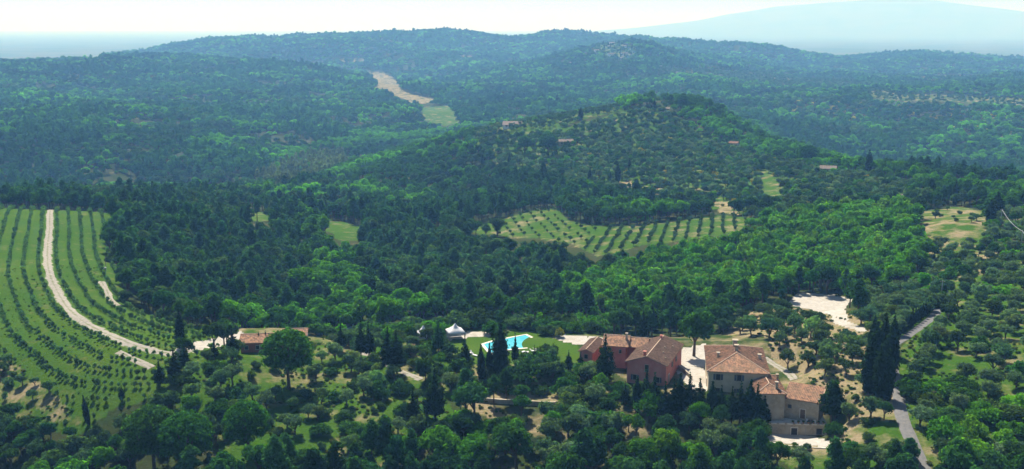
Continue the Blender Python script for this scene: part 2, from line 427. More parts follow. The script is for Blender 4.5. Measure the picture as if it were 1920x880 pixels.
M = {}
M['leaf'] = foliage("leaf_single_tree", 'object')
M['leaf_far'] = foliage("leaf_wood", 'instance')
M['bark'] = surface("bark", (0.07, 0.05, 0.035), (0.13, 0.10, 0.075), 3.0, 0.95, 0.4)
M['gravel'] = surface("pale_gravel", (0.62, 0.58, 0.50), (0.50, 0.46, 0.39), 0.9, 0.95, 0.3, (0.40, 0.36, 0.28), 0.15)
M['track'] = surface("dirt_track", (0.33, 0.31, 0.275), (0.24, 0.22, 0.185), 0.8, 0.95, 0.4, (0.30, 0.27, 0.17), 0.22)
def track_mat():
    m, nt, o = mat_new("rutted_dirt_track")
    p = nd(nt, "ShaderNodeBsdfPrincipled"); p.inputs["Roughness"].default_value = 1.0; p.inputs["Specular IOR Level"].default_value = 0.0
    a = nd(nt, "ShaderNodeAttribute", attribute_name="across")
    co = nd(nt, "ShaderNodeTexCoord").outputs["Object"]
    fine = noise_fac(nt, 1.1, 5, 0.3, 0.7, co)
    c = mix_rgb(nt, (0.33, 0.31, 0.275), (0.22, 0.20, 0.165), fine)
    ab = nd(nt, "ShaderNodeMath", operation='ABSOLUTE'); nt.links.new(a.outputs["Fac"], ab.inputs[0])
    def band(lo, hi, amp):
        ad = nd(nt, "ShaderNodeMath", operation='MULTIPLY_ADD'); nt.links.new(noise_fac(nt, 0.45, 4, 0.3, 0.7, co), ad.inputs[0]); ad.inputs[1].default_value = amp; nt.links.new(ab.outputs[0], ad.inputs[2])
        r = nd(nt, "ShaderNodeMapRange", interpolation_type='SMOOTHSTEP'); r.inputs[1].default_value = lo; r.inputs[2].default_value = hi
        nt.links.new(ad.outputs[0], r.inputs[0])
        return r.outputs[0]
    mid = nd(nt, "ShaderNodeMath", operation='SUBTRACT'); mid.inputs[0].default_value = 1.0; nt.links.new(band(0.06, 0.22, 0.20), mid.inputs[1])
    ml = nd(nt, "ShaderNodeMath", operation='MULTIPLY'); nt.links.new(mid.outputs[0], ml.inputs[0]); ml.inputs[1].default_value = 0.75
    c = mix_rgb(nt, c, (0.12, 0.14, 0.05), ml.outputs[0])
    c = mix_rgb(nt, c, (0.07, 0.13, 0.018), band(0.50, 0.62, 0.26))
    nt.links.new(c, p.inputs["Base Color"])
    b = nd(nt, "ShaderNodeBump"); b.inputs["Strength"].default_value = 0.5; b.inputs["Distance"].default_value = 0.1
    nt.links.new(fine, b.inputs["Height"]); nt.links.new(b.outputs[0], p.inputs["Normal"])
    nt.links.new(p.outputs[0], o.inputs[0])
    return m
M['rut'] = track_mat()
M['asphalt'] = surface("worn_asphalt", (0.11, 0.11, 0.112), (0.15, 0.148, 0.145), 1.2, 0.9, 0.2, (0.12, 0.12, 0.12), 0.12)
M['pink'] = surface("pink_plaster", (0.50, 0.19, 0.155), (0.39, 0.135, 0.11), 0.5, 0.9, 0.1, (0.52, 0.26, 0.21), 0.25)
M['red_wall'] = surface("red_brown_plaster", (0.33, 0.10, 0.06), (0.27, 0.09, 0.06), 0.8, 0.9, 0.1)
M['stone'] = surface("grey_stone", (0.40, 0.34, 0.25), (0.27, 0.23, 0.17), 1.6, 0.95, 0.5, (0.40, 0.36, 0.29), 0.4)
M['cream'] = surface("cream_plaster", (0.50, 0.42, 0.29), (0.42, 0.35, 0.24), 0.6, 0.9, 0.1, (0.56, 0.48, 0.34), 0.25)
M['white'] = surface("white_plaster", (0.74, 0.72, 0.67), (0.62, 0.60, 0.55), 0.5, 0.9, 0.05)
M['dark'] = surface("painted_opening_dark", (0.02, 0.02, 0.02), (0.03, 0.028, 0.025), 1.0, 0.6)  # near-black panel; the unlit depth of doorways and windows is put into its colour
M['shutter'] = surface("grey_shutter", (0.10, 0.12, 0.14), (0.07, 0.085, 0.10), 3.0, 0.7)
M['wood'] = surface("weathered_wood", (0.16, 0.11, 0.07), (0.10, 0.07, 0.05), 2.0, 0.9)
M['trim'] = surface("pale_mortar_ridge", (0.50, 0.38, 0.28), (0.40, 0.27, 0.19), 2.0, 0.9)
M['metal'] = surface("grey_metal", (0.30, 0.31, 0.32), (0.24, 0.25, 0.26), 1.0, 0.5, spec=0.5)
M['cloth'] = surface("white_canvas", (0.62, 0.62, 0.63), (0.52, 0.52, 0.54), 0.6, 0.8)
M['coping'] = surface("pale_stone_coping", (0.62, 0.58, 0.50), (0.55, 0.51, 0.44), 1.5, 0.9)
M['tile_liner'] = surface("blue_pool_liner", (0.05, 0.40, 0.55), (0.08, 0.46, 0.58), 1.5, 0.6)

def tile_mat(name, a, b, c, d=(0.15, 0.10, 0.07), e_=(0.23, 0.16, 0.105)):
    m, nt, o = mat_new(name)
    p = nd(nt, "ShaderNodeBsdfPrincipled"); p.inputs["Roughness"].default_value = 0.9
    p.inputs["Specular IOR Level"].default_value = 0.15
    g = nd(nt, "ShaderNodeNewGeometry")
    r = nd(nt, "ShaderNodeValToRGB")
    r.color_ramp.elements[0].color = (*a, 1); r.color_ramp.elements[1].color = (*b, 1)
    e = r.color_ramp.elements.new(0.55); e.color = (*c, 1)
    nt.links.new(g.outputs["Random Per Island"], r.inputs[0])
    f = noise_fac(nt, 1.3, 5, 0.42, 0.62)
    col = mix_rgb(nt, r.outputs[0], d, f)
    f2 = noise_fac(nt, 0.35, 3, 0.5, 0.75)
    col = mix_rgb(nt, col, e_, f2)
    nt.links.new(col, p.inputs["Base Color"])
    nt.links.new(p.outputs[0], o.inputs[0])
    return m
M['tile'] = tile_mat("clay_barrel_tile", (0.36, 0.18, 0.105), (0.26, 0.145, 0.095), (0.42, 0.24, 0.145))
M['tile_grey'] = tile_mat("weathered_grey_tile", (0.21, 0.16, 0.13), (0.17, 0.14, 0.12), (0.25, 0.20, 0.165), (0.14, 0.12, 0.105), (0.20, 0.175, 0.15))
M['tile_brown'] = tile_mat("brown_flat_tile", (0.25, 0.15, 0.10), (0.20, 0.125, 0.088), (0.29, 0.185, 0.13))

def water_mat():
    m, nt, o = mat_new("pool_water")
    p = nd(nt, "ShaderNodeBsdfPrincipled")
    p.inputs["Roughness"].default_value = 0.06; p.inputs["IOR"].default_value = 1.33
    c = mix_rgb(nt, (0.05, 0.36, 0.46), (0.10, 0.46, 0.54), noise_fac(nt, 0.6, 3))
    nt.links.new(c, p.inputs["Base Color"])
    bp = nd(nt, "ShaderNodeBump"); bp.inputs["Strength"].default_value = 0.2; bp.inputs["Distance"].default_value = 0.05
    nt.links.new(noise_fac(nt, 2.5, 3), bp.inputs["Height"])
    nt.links.new(bp.outputs[0], p.inputs["Normal"])
    nt.links.new(p.outputs[0], o.inputs[0])
    return m
M['water'] = water_mat()

def ground_mat():
    m, nt, o = mat_new("countryside_ground")
    p = nd(nt, "ShaderNodeBsdfPrincipled"); p.inputs["Roughness"].default_value = 1.0
    p.inputs["Specular IOR Level"].default_value = 0.0
    a = nd(nt, "ShaderNodeAttribute", attribute_name="cover")
    s = nd(nt, "ShaderNodeSeparateColor")
    nt.links.new(a.outputs["Color"], s.inputs[0])
    co = nd(nt, "ShaderNodeTexCoord").outputs["Object"]
    f1 = noise_fac(nt, 0.09, 5, 0.35, 0.65, co)
    f2 = noise_fac(nt, 0.9, 6, 0.35, 0.65, co, 0.75)
    f3 = noise_fac(nt, 0.025, 3, 0.35, 0.65, co)
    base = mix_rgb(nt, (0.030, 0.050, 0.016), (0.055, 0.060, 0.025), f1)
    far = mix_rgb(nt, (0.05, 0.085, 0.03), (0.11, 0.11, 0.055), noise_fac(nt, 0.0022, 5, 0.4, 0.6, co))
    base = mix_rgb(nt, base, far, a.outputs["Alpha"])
    grass = mix_rgb(nt, (0.045, 0.118, 0.008), (0.080, 0.130, 0.016), f1)
    grass = mix_rgb(nt, grass, (0.035, 0.085, 0.012), f2)
    grass = mix_rgb(nt, grass, (0.14, 0.14, 0.05), noise_fac(nt, 0.17, 5, 0.56, 0.74, co))
    mead = mix_rgb(nt, (0.042, 0.112, 0.010), (0.030, 0.078, 0.009), f2)
    mead = mix_rgb(nt, mead, (0.068, 0.125, 0.014), f3)
    dry = mix_rgb(nt, (0.29, 0.235, 0.145), (0.21, 0.17, 0.095), f2)
    dry = mix_rgb(nt, dry, (0.11, 0.135, 0.035), noise_fac(nt, 0.22, 5, 0.5, 0.66, co))
    pale = mix_rgb(nt, (0.48, 0.455, 0.41), (0.38, 0.35, 0.30), f2)
    pale = mix_rgb(nt, pale, (0.27, 0.245, 0.18), noise_fac(nt, 0.13, 5, 0.54, 0.72, co))
    # edges broken up by noise
    def wt(ch, lo=0.25, hi=0.75):
        ad = nd(nt, "ShaderNodeMath", operation='MULTIPLY_ADD')
        nt.links.new(f2, ad.inputs[0]); ad.inputs[1].default_value = 0.35; ad.inputs[2].default_value = -0.175
        ad2 = nd(nt, "ShaderNodeMath", operation='ADD')
        nt.links.new(ch, ad2.inputs[0]); nt.links.new(ad.outputs[0], ad2.inputs[1])
        r = nd(nt, "ShaderNodeMapRange", interpolation_type='SMOOTHSTEP')
        r.inputs[1].default_value = lo; r.inputs[2].default_value = hi
        nt.links.new(ad2.outputs[0], r.inputs[0])
        return r.outputs[0]
    c = mix_rgb(nt, base, grass, wt(s.outputs[0]))
    ad = nd(nt, "ShaderNodeMath", operation='MULTIPLY_ADD')
    nt.links.new(f1, ad.inputs[0]); ad.inputs[1].default_value = 0.9; ad.inputs[2].default_value = -0.45
    ad2 = nd(nt, "ShaderNodeMath", operation='ADD'); nt.links.new(s.outputs[1], ad2.inputs[0]); nt.links.new(ad.outputs[0], ad2.inputs[1])
    r = nd(nt, "ShaderNodeMapRange"); r.inputs[1].default_value = 0.35; r.inputs[2].default_value = 0.85
    nt.links.new(ad2.outputs[0], r.inputs[0])
    c = mix_rgb(nt, c, dry, r.outputs[0])
    c = mix_rgb(nt, c, mead, wt(s.outputs[2], 0.15, 0.9))
    a2 = nd(nt, "ShaderNodeAttribute", attribute_name="pale")
    c = mix_rgb(nt, c, pale, wt(a2.outputs["Fac"], 0.3, 0.7))
    nt.links.new(c, p.inputs["Base Color"])
    b = nd(nt, "ShaderNodeBump"); b.inputs["Strength"].default_value = 0.6; b.inputs["Distance"].default_value = 0.35
    nt.links.new(f2, b.inputs["Height"]); nt.links.new(b.outputs[0], p.inputs["Normal"])
    nt.links.new(p.outputs[0], o.inputs[0])
    return m
M['ground'] = ground_mat()

# ------------------------------------------------------------------ object helpers
def mesh_np(name, verts, faces, mats=None, smooth=False, mat_idx=None):
    me = bpy.data.meshes.new(name)
    me.from_pydata([tuple(v) for v in verts] if not isinstance(verts, np.ndarray) else verts.tolist(), [], faces if isinstance(faces, list) else faces.tolist())
    if mats:
        for m in mats:
            me.materials.append(m)
    if mat_idx is not None:
        me.polygons.foreach_set("material_index", np.asarray(mat_idx, np.int32))
    if smooth:
        me.polygons.foreach_set("use_smooth", np.ones(len(me.polygons), bool))
    me.update()
    return me

def obj(name, me, parent=None, kind=None, label=None, cat=None, group=None):
    o = bpy.data.objects.new(name, me)
    COL.objects.link(o)
    if parent is not None:
        o.parent = parent
    if kind:
        o["kind"] = kind
    tag(o, label, cat, group)
    return o

def tag(o, label=None, cat=None, group=None):
    if label: o["label"] = label
    if cat: o["category"] = cat
    if group: o["group"] = group
    return o

def thing(name, loc, rz, label, cat, group=None):
    o = bpy.data.objects.new(name, None)
    o.empty_display_size = 0.5
    COL.objects.link(o)
    o.location = loc
    o.rotation_euler = (0, 0, rz)
    return tag(o, label, cat, group)

class MB:
    """collects quads and boxes into one mesh"""
    def __init__(s):
        s.v = []; s.f = []
    def add(s, vs, fs):
        k = len(s.v)
        s.v += [tuple(q) for q in vs]
        s.f += [tuple(i + k for i in f) for f in fs]
        return s
    def box(s, x0, x1, y0, y1, z0, z1):
        return s.add([(x0, y0, z0), (x1, y0, z0), (x1, y1, z0), (x0, y1, z0), (x0, y0, z1), (x1, y0, z1), (x1, y1, z1), (x0, y1, z1)],
                     [(0, 3, 2, 1), (4, 5, 6, 7), (0, 1, 5, 4), (1, 2, 6, 5), (2, 3, 7, 6), (3, 0, 4, 7)])
    def prism(s, poly, z0, z1):
        n = len(poly)
        vs = [(p[0], p[1], z0) for p in poly] + [(p[0], p[1], z1) for p in poly]
        fs = [tuple(range(n - 1, -1, -1)), tuple(range(n, 2 * n))] + [(i, (i + 1) % n, n + (i + 1) % n, n + i) for i in range(n)]
        return s.add(vs, fs)
    def bar(s, a, b, w, h=None, n=4):
        a = Vector(a); b = Vector(b); h = h or w
        t = (b - a).normalized()
        u = t.cross(Vector((0, 0, 1)))
        if u.length < 1e-4: u = Vector((1, 0, 0))
        u.normalize(); q = u.cross(t)
        vs = []
        for p in (a, b):
            for i in range(n):
                an = 2 * math.pi * (i + 0.5) / n
                vs.append(tuple(p + u * math.cos(an) * w * 0.7 + q * math.sin(an) * h * 0.7))
        fs = [(i, (i + 1) % n, n + (i + 1) % n, n + i) for i in range(n)] + [tuple(range(n - 1, -1, -1)), tuple(range(n, 2 * n))]
        return s.add(vs, fs)
    def tube(s, pts, rad, n=6):
        k = len(s.v)
        for i, p in enumerate(pts):
            p = Vector(p)
            t = (Vector(pts[min(i + 1, len(pts) - 1)]) - Vector(pts[max(i - 1, 0)])).normalized()
            u = t.cross(Vector((0.3, 1, 0.1))).normalized(); q = t.cross(u)
            for j in range(n):
                an = 2 * math.pi * j / n
                s.v.append(tuple(p + (u * math.cos(an) + q * math.sin(an)) * rad[i]))
        for i in range(len(pts) - 1):
            for j in range(n):
                s.f.append((k + i * n + j, k + i * n + (j + 1) % n, k + (i + 1) * n + (j + 1) % n, k + (i + 1) * n + j))
        s.f.append(tuple(k + (len(pts) - 1) * n + j for j in range(n)))
        return s
    def mesh(s, name, m, smooth=False):
        return mesh_np(name, s.v, s.f, [m] if m else None, smooth)
    def build(s, name, m, parent=None, **kw):
        return obj(name, s.mesh(name, m), parent, **kw)
# ------------------------------------------------------------------ tracks and lanes (centre lines walked on the ground)
def walk(pts, step=1.5):
    w = np.array([ground(*p) for p in pts])[:, :2]
    # smooth (Catmull-Rom)
    o = []
    n = len(w)
    for i in range(n - 1):
        p0 = w[max(i - 1, 0)]; p1 = w[i]; p2 = w[i + 1]; p3 = w[min(i + 2, n - 1)]
        m = max(2, int(np.linalg.norm(p2 - p1) / step))
        for t in np.arange(m) / m:
            o.append(0.5 * (2 * p1 + (p2 - p0) * t + (2 * p0 - 5 * p1 + 4 * p2 - p3) * t * t + (3 * p1 - p0 - 3 * p2 + p3) * t ** 3))
    o.append(w[-1])
    o = np.array(o)
    # even spacing
    s = np.concatenate([[0], np.cumsum(np.linalg.norm(np.diff(o, axis=0), axis=1))])
    t = np.linspace(0, s[-1], max(2, int(s[-1] / step)))
    return np.stack([np.interp(t, s, o[:, 0]), np.interp(t, s, o[:, 1])], 1)

def normals(w):
    t = np.gradient(w, axis=0)
    t /= np.maximum(np.linalg.norm(t, axis=1)[:, None], 1e-6)
    return np.stack([-t[:, 1], t[:, 0]], 1)

TRACK = walk([(97, 394), (93, 425), (89, 465), (91, 505), (108, 548), (140, 590), (182, 618), (232, 640), (282, 657), (330, 664), (356, 655)])
LANE = walk([(1742, 900), (1727, 870), (1708, 825), (1692, 785), (1684, 745), (1677, 705), (1668, 668), (1676, 648), (1702, 630), (1724, 614), (1746, 597), (1764, 578)])
ROUTES = [(TRACK, 3.0), (LANE, 3.4)]
GROVE_PATH = walk([(1432, 672), (1452, 684), (1478, 700), (1490, 712)]); ROUTES.append((GROVE_PATH, 2.4))
GULLY_TRACK = walk([(190, 528), (200, 545), (208, 562), (224, 574)]); ROUTES.append((GULLY_TRACK, 2.6))
FARM_TRACK = walk([(222, 660), (250, 673), (285, 690)]); ROUTES.append((FARM_TRACK, 2.4))
BACK_PATH = walk([(655, 662), (700, 668), (735, 690), (790, 712)]); ROUTES.append((BACK_PATH, 3.0))

# ------------------------------------------------------------------ the ground sheet
uu, vv = np.meshgrid(GU, GV, indexing='ij')
dd = np.exp(vv)
gx = np.sin(uu) * dd; gy = np.cos(uu) * dd
gz = np.empty_like(gx)
for i in range(0, gx.shape[0], 100):
    sl_ = slice(i, i + 100)
    gz[sl_] = height(gx[sl_].ravel(), gy[sl_].ravel()).reshape(gx[sl_].shape)
nu, nv = gx.shape
gl = land_at(gx.ravel(), gy.ravel(), gz.ravel())
cover = np.zeros((nu * nv, 4), np.float32)
pale = np.zeros(nu * nv, np.float32)
for i, L in enumerate(LAND):
    k = gl == i
    cover[k, 0] = L[4][0]; cover[k, 1] = L[4][1]; cover[k, 2] = L[4][2]; pale[k] = L[4][3]
dflat = dd.ravel()
# mown strips between the orchard rows, parallel to the track
k = np.nonzero(gl == LAND_ID['orchard'])[0]
tw_ = TRACK[::2]
fxx, fyy = gx.ravel()[k], gy.ravel()[k]
dmin = np.empty(len(k))
for i in range(0, len(k), 20000):
    dmin[i:i + 20000] = np.sqrt(((fxx[i:i + 20000, None] - tw_[None, :, 0]) ** 2 + (fyy[i:i + 20000, None] - tw_[None, :, 1]) ** 2).min(1))
ph = (dmin - 3.0) / 4.7
strip = 0.5 + 0.5 * np.cos(2 * np.pi * ph)
cover[k, 2] = 0.35 + 0.65 * strip * (0.5 + 0.5 * (np.floor(ph + 0.5) % 2))
cover[k, 1] = 0.15 * (1 - strip) * fbm(fxx / 12, fyy / 12, 91, 3)
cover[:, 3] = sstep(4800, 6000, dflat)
# scattered glades on the unwooded plain and a little grass anywhere near
cover[:, 0] = np.maximum(cover[:, 0], 0.35 * (gl < 0) * (dflat < 400))
me = bpy.data.meshes.new("terrain")
me.vertices.add(nu * nv)
me.vertices.foreach_set("co", np.stack([gx.ravel(), gy.ravel(), gz.ravel()], 1).astype(np.float32).ravel())
ii = np.arange(nu * nv).reshape(nu, nv)
quads = np.stack([ii[:-1, :-1], ii[1:, :-1], ii[1:, 1:], ii[:-1, 1:]], -1).reshape(-1, 4)
me.loops.add(quads.size)
me.loops.foreach_set("vertex_index", quads.astype(np.int32).ravel())
me.polygons.add(len(quads))
me.polygons.foreach_set("loop_start", np.arange(0, quads.size, 4, dtype=np.int32))
me.polygons.foreach_set("loop_total", np.full(len(quads), 4, np.int32))
me.polygons.foreach_set("use_smooth", np.ones(len(quads), bool))
me.materials.append(M['ground'])
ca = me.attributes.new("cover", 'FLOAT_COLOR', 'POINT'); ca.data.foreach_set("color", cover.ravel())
pa = me.attributes.new("pale", 'FLOAT', 'POINT'); pa.data.foreach_set("value", pale)
me.update(calc_edges=True)
obj("terrain", me, kind="structure")

# haze: one closed box of even, pale air around everything
HZ0, HZ1 = float(gz.min()) - 1.5, float(gz.max()) + 12
HZ1 = max(HZ1, CAM_Z + 60)
hb = MB().box(-52000, 52000, -4000, 61000, HZ0, HZ1)
hm, hnt, ho = mat_new("haze_air")
pv = nd(hnt, "ShaderNodeVolumePrincipled")
pv.inputs["Color"].default_value = (0.21, 0.49, 1.0, 1)
pv.inputs["Density"].default_value = 0.00019
pv.inputs["Absorption Color"].default_value = (1, 1, 1, 1)
pv.inputs["Density Attribute"].default_value = ""
pv.inputs["Anisotropy"].default_value = 0.05
hnt.links.new(pv.outputs[0], ho.inputs["Volume"])
try:
    hm.cycles.homogeneous_volume = True
except Exception:
    pass
hb.build("haze", hm, kind="stuff", label="pale blue haze in the air over the valleys", cat="haze")

# ------------------------------------------------------------------ trees: shapes
ICO_V = None
def ico():
    global ICO_V
    if ICO_V is None:
        bm = bmesh.new(); bmesh.ops.create_icosphere(bm, subdivisions=1, radius=1)
        ICO_V = (np.array([v.co[:] for v in bm.verts]), np.array([[v.index for v in f.verts] for f in bm.faces]))
        bm.free()
    return ICO_V

def crown_geo(puffs, n_leaf, size, rng, up=0.25, jit=0.55, stretch=1.0, core=0.62, low=-0.6):
    """puffs: rows of centre xyz + radii xyz. Leaf-sized faces all around each puff, a rough inner mass behind them"""
    V = []; Fq = []; Ft = []
    k = 0
    iv, itf = ico()
    P = np.array(puffs)
    wts = (P[:, 3] * P[:, 4]); wts = wts / wts.mean()
    for p, w in zip(P, wts):
        n = max(3, int(n_leaf * w))
        dr = rng.normal(size=(n, 3)); dr /= np.linalg.norm(dr, axis=1)[:, None]
        bad = dr[:, 2] < low
        dr[bad, 2] *= -0.6
        dr /= np.linalg.norm(dr, axis=1)[:, None]
        c = p[:3] + dr * p[3:6] * (rng.uniform(0.72, 1.1, (n, 1)) + (rng.uniform(size=(n, 1)) < 0.14) * rng.uniform(0.05, 0.35, (n, 1)))
        nr = dr + rng.normal(size=(n, 3)) * jit; nr[:, 2] += up
        nr /= np.linalg.norm(nr, axis=1)[:, None]
        a = np.cross(nr, rng.normal(size=(n, 3))); a /= np.maximum(np.linalg.norm(a, axis=1)[:, None], 1e-6)
        if stretch != 1.0:
            zz = np.zeros((n, 3)); zz[:, 2] = 1
            a = zz - nr * (zz * nr).sum(1)[:, None] + a * 0.25
            a /= np.maximum(np.linalg.norm(a, axis=1)[:, None], 1e-6)
        b = np.cross(nr, a)
        s = size * rng.uniform(0.6, 1.35, (n, 1))
        a = a * s * stretch; b = b * s * rng.uniform(0.55, 1.0, (n, 1))
        q = np.stack([c - a * 0.9, c + b * 0.8 + nr * s * 0.15, c + a, c - b * 0.8 + nr * s * 0.15], 1).reshape(-1, 3)
        V.append(q)
        Fq += [(k + 4 * i, k + 4 * i + 1, k + 4 * i + 2, k + 4 * i + 3) for i in range(n)]
        k += 4 * n
        if core > 0:
            V.append(p[:3] + iv * p[3:6] * core * rng.uniform(0.85, 1.1, (len(iv), 1)))
            Ft += [tuple(int(j) + k for j in t) for t in itf]
            k += len(iv)
    return np.concatenate(V), Fq + Ft

def limbs(mb, base_r, fork_z, tips, rng, bend=0.3, n=6):
    b = Vector((rng.normal() * 0.08, rng.normal() * 0.08, fork_z))
    mb.tube([(0, 0, -0.5), (0, 0, 0.0), tuple(b * 0.55), tuple(b)], [base_r * 1.5, base_r * 1.15, base_r * 0.95, base_r * 0.8], n)
    for t in tips:
        t = Vector(t)
        m = b.lerp(t, 0.5) + Vector((rng.normal() * bend, rng.normal() * bend, rng.normal() * bend * 0.5))
        mb.tube([tuple(b - Vector((0, 0, 0.1))), tuple(m), tuple(t)], [base_r * 0.6, base_r * 0.4, base_r * 0.15], 5)

def make_tree(kind, seed, lod):
    """returns crown (verts, faces) and trunk MB. lod 0 = near, 1 = middle, 2 = far"""
    rng = np.random.default_rng(seed)
    mb = MB()
    ln = (1.0, 0.42, 0.2)[lod]; ls = (1.0, 1.5, 2.1)[lod]
    P = []
    if kind == 'broadleaf':
        R = np.array([3.3, 3.3, 3.2]) * rng.uniform(0.8, 1.15, 3); cz = 5.6
        lean = rng.normal(size=2) * 0.5
        for i in range(int(rng.integers(17, 28))):
            d = rng.normal(size=3); d /= np.linalg.norm(d)
            if d[2] < -0.55: d[2] *= -0.5
            r = rng.uniform(0.5, 0.88)
            s = rng.uniform(0.65, 1.5)
            q_ = d * R * r * 0.9
            P.append((q_[0] + lean[0] * (q_[2] + 2) * 0.3, q_[1] + lean[1] * (q_[2] + 2) * 0.3, q_[2] + cz, s, s, s * 0.85))
        P.append((0, 0, cz, 1.8, 1.8, 1.8))
        cr = crown_geo(P, 95 * ln, 0.34 * ls, rng)
        limbs(mb, 0.26, 2.6, [p[:3] for p in P[:6]], rng)
    elif kind == 'bushy':          # lower, spreading, clumped
        for i in range(20):
            a = rng.uniform(0, 2 * math.pi); r = rng.uniform(0.3, 2.9)
            s = rng.uniform(0.8, 1.4)
            P.append((r * math.cos(a), r * math.sin(a), 1.2 + rng.uniform(0, 2.6) * (1 - r / 4.0), s, s, s * 0.8))
        P.append((0, 0, 1.6, 1.8, 1.8, 1.4))
        cr = crown_geo(P, 95 * ln, 0.32 * ls, rng)
        limbs(mb, 0.16, 0.9, [p[:3] for p in P[:5]], rng)
    elif kind == 'olive':
        for i in range(17):
            a = rng.uniform(0, 2 * math.pi); r = math.sqrt(rng.uniform(0.02, 1)) * 1.75
            s = rng.uniform(0.5, 0.95)
            P.append((r * math.cos(a), r * math.sin(a), 2.75 + rng.uniform(-0.75, 1.15) * math.sqrt(max(0.05, 1 - (r / 2.1) ** 2)), s, s, s * 0.9))
        P.append((0, 0, 2.8, 1.1, 1.1, 0.9))
        cr = crown_geo(P, 90 * ln, 0.21 * ls, rng, core=0.6)
        limbs(mb, 0.2, 1.0, [p[:3] for p in P[:5]], rng, 0.2)
    elif kind == 'young_olive':
        for i in range(7):
            a = rng.uniform(0, 2 * math.pi); r = rng.uniform(0.1, 0.5)
            s = rng.uniform(0.28, 0.45)
            P.append((r * math.cos(a), r * math.sin(a), 1.1 + rng.uniform(-0.45, 0.6), s, s, s * 1.1))
        cr = crown_geo(P, 42 * ln, 0.16 * ls, rng, core=0.6)
        mb.tube([(0, 0, -0.3), (0, 0, 0.4), (0, 0, 1.0)], [0.07, 0.05, 0.03], 5)
    elif kind == 'cypress':
        H = 12.0
        for i in range(34):
            z = 0.6 + (H - 0.9) * (i / 33.0)
            t = z / H
            rr = 1.15 * (math.sin(math.pi * min(1, 0.12 + t * 0.88)) ** 0.6) * (1.0 if t < 0.55 else (1 - (t - 0.55) / 0.47) ** 0.7 + 0.05)
            a = i * 2.4 + rng.uniform(-0.4, 0.4)
            s = max(0.22, rr * 0.75)
            o_ = rr * 0.42
            P.append((o_ * math.cos(a), o_ * math.sin(a), z, s, s, s * 1.6))
        cr = crown_geo(P, 60 * ln, 0.2 * ls, rng, up=0.1, stretch=1.7, core=0.85)
        mb.tube([(0, 0, -0.5), (0, 0, 1.2), (0, 0, 6)], [0.3, 0.2, 0.08], 6)
    elif kind == 'conifer':        # broad dark cone on a bare lower stem
        H = 11.0
        for i in range(9):
            t = i / 8.0
            z = 2.6 + t * (H - 3.1)
            rr = 2.3 * (1 - t ** 1.5) ** 0.9 * (0.75 + 0.25 * min(1, t * 5)) + 0.12
            m_ = max(1, int(7 * (1 - t)))
            for j in range(m_):
                a = 2 * math.pi * j / m_ + i * 0.9 + rng.uniform(-0.3, 0.3)
                q = rr * rng.uniform(0.5, 0.75) if m_ > 1 else 0
                s = max(0.3, rr * rng.uniform(0.36, 0.5))
                P.append((q * math.cos(a), q * math.sin(a), z - 0.2 * q + rng.uniform(-0.2, 0.2), s, s, s * 0.8))
            P.append((0, 0, z, rr * 0.5, rr * 0.5, 0.8))
        cr = crown_geo(P, 42 * ln, 0.24 * ls, rng, up=0.3, core=0.75)
        mb.tube([(0, 0, -0.5), (0, 0, 0), (0.05, 0, 4), (0, 0, 9)], [0.3, 0.24, 0.18, 0.06], 6)
    elif kind == 'pine':           # rounded wild pine
        for i in range(24):
            t = rng.uniform(0, 1)
            z = 4.2 + t * 6.6
            rr = 2.3 * math.sin(math.pi * min(1, 0.22 + 0.78 * t)) ** 0.7
            a = rng.uniform(0, 2 * math.pi); q = rr * rng.uniform(0.35, 0.85)
            s = rng.uniform(0.75, 1.15)
            P.append((q * math.cos(a), q * math.sin(a), z, s, s, s * 0.75))
        P.append((0, 0, 7, 1.3, 1.3, 3.0))
        P.append((0, 0, 11, 0.7, 0.7, 0.9))
        cr = crown_geo(P, 80 * ln, 0.3 * ls, rng, up=0.3)
        mb.tube([(0, 0, -0.5), (0, 0, 0), (0.1, 0.05, 5), (0, 0, 10)], [0.3, 0.24, 0.17, 0.06], 6)
    elif kind == 'stone_pine':
        for i in range(60):
            a = i * 2.39996; r = 4.7 * math.sqrt((i + 0.5) / 60)
            z = 5.6 + 5.0 * math.sqrt(max(0.0, 1 - (r / 4.95) ** 2)) + rng.uniform(-0.25, 0.25)
            s = rng.uniform(0.75, 1.05)
            P.append((r * math.cos(a), r * math.sin(a), z, s, s, s * 0.7))
        for i in range(40):
            a = i * 2.39996; r = 4.5 * math.sqrt((i + 0.5) / 40)
            P.append((r * math.cos(a), r * math.sin(a), 5.2 + rng.uniform(-0.6, 2.2) * (1 - r / 7), 0.95, 0.95, 0.75))
        cr = crown_geo(P, 75 * ln, 0.26 * ls, rng, up=0.35)
        limbs(mb, 0.34, 3.4, [p[:3] for p in P[8:60:7]], rng, 0.3, 7)
    elif kind == 'poplar':
        for i in range(24):
            t = rng.uniform(0, 1); z = 2.5 + t * 10
            rr = 1.7 * math.sin(math.pi * min(1, 0.18 + 0.8 * t)) ** 0.8
            a = rng.uniform(0, 2 * math.pi); q = rr * rng.uniform(0.2, 0.8); s = rng.uniform(0.7, 1.1)
            P.append((q * math.cos(a), q * math.sin(a), z, s, s, s * 1.2))
        cr = crown_geo(P, 80 * ln, 0.3 * ls, rng)
        mb.tube([(0, 0, -0.5), (0, 0, 3), (0, 0, 11)], [0.25, 0.18, 0.05], 6)
    else:                          # shrub
        for i in range(9):
            a = rng.uniform(0, 2 * math.pi); r = rng.uniform(0.1, 0.8); s = rng.uniform(0.4, 0.7)
            P.append((r * math.cos(a), r * math.sin(a), 0.5 + rng.uniform(0, 0.6), s, s, s * 0.9))
        cr = crown_geo(P, 60 * ln, 0.19 * ls, rng, core=0.65)
        mb.tube([(0, 0, -0.3), (0, 0, 0.4)], [0.07, 0.04], 5)
    return cr, mb

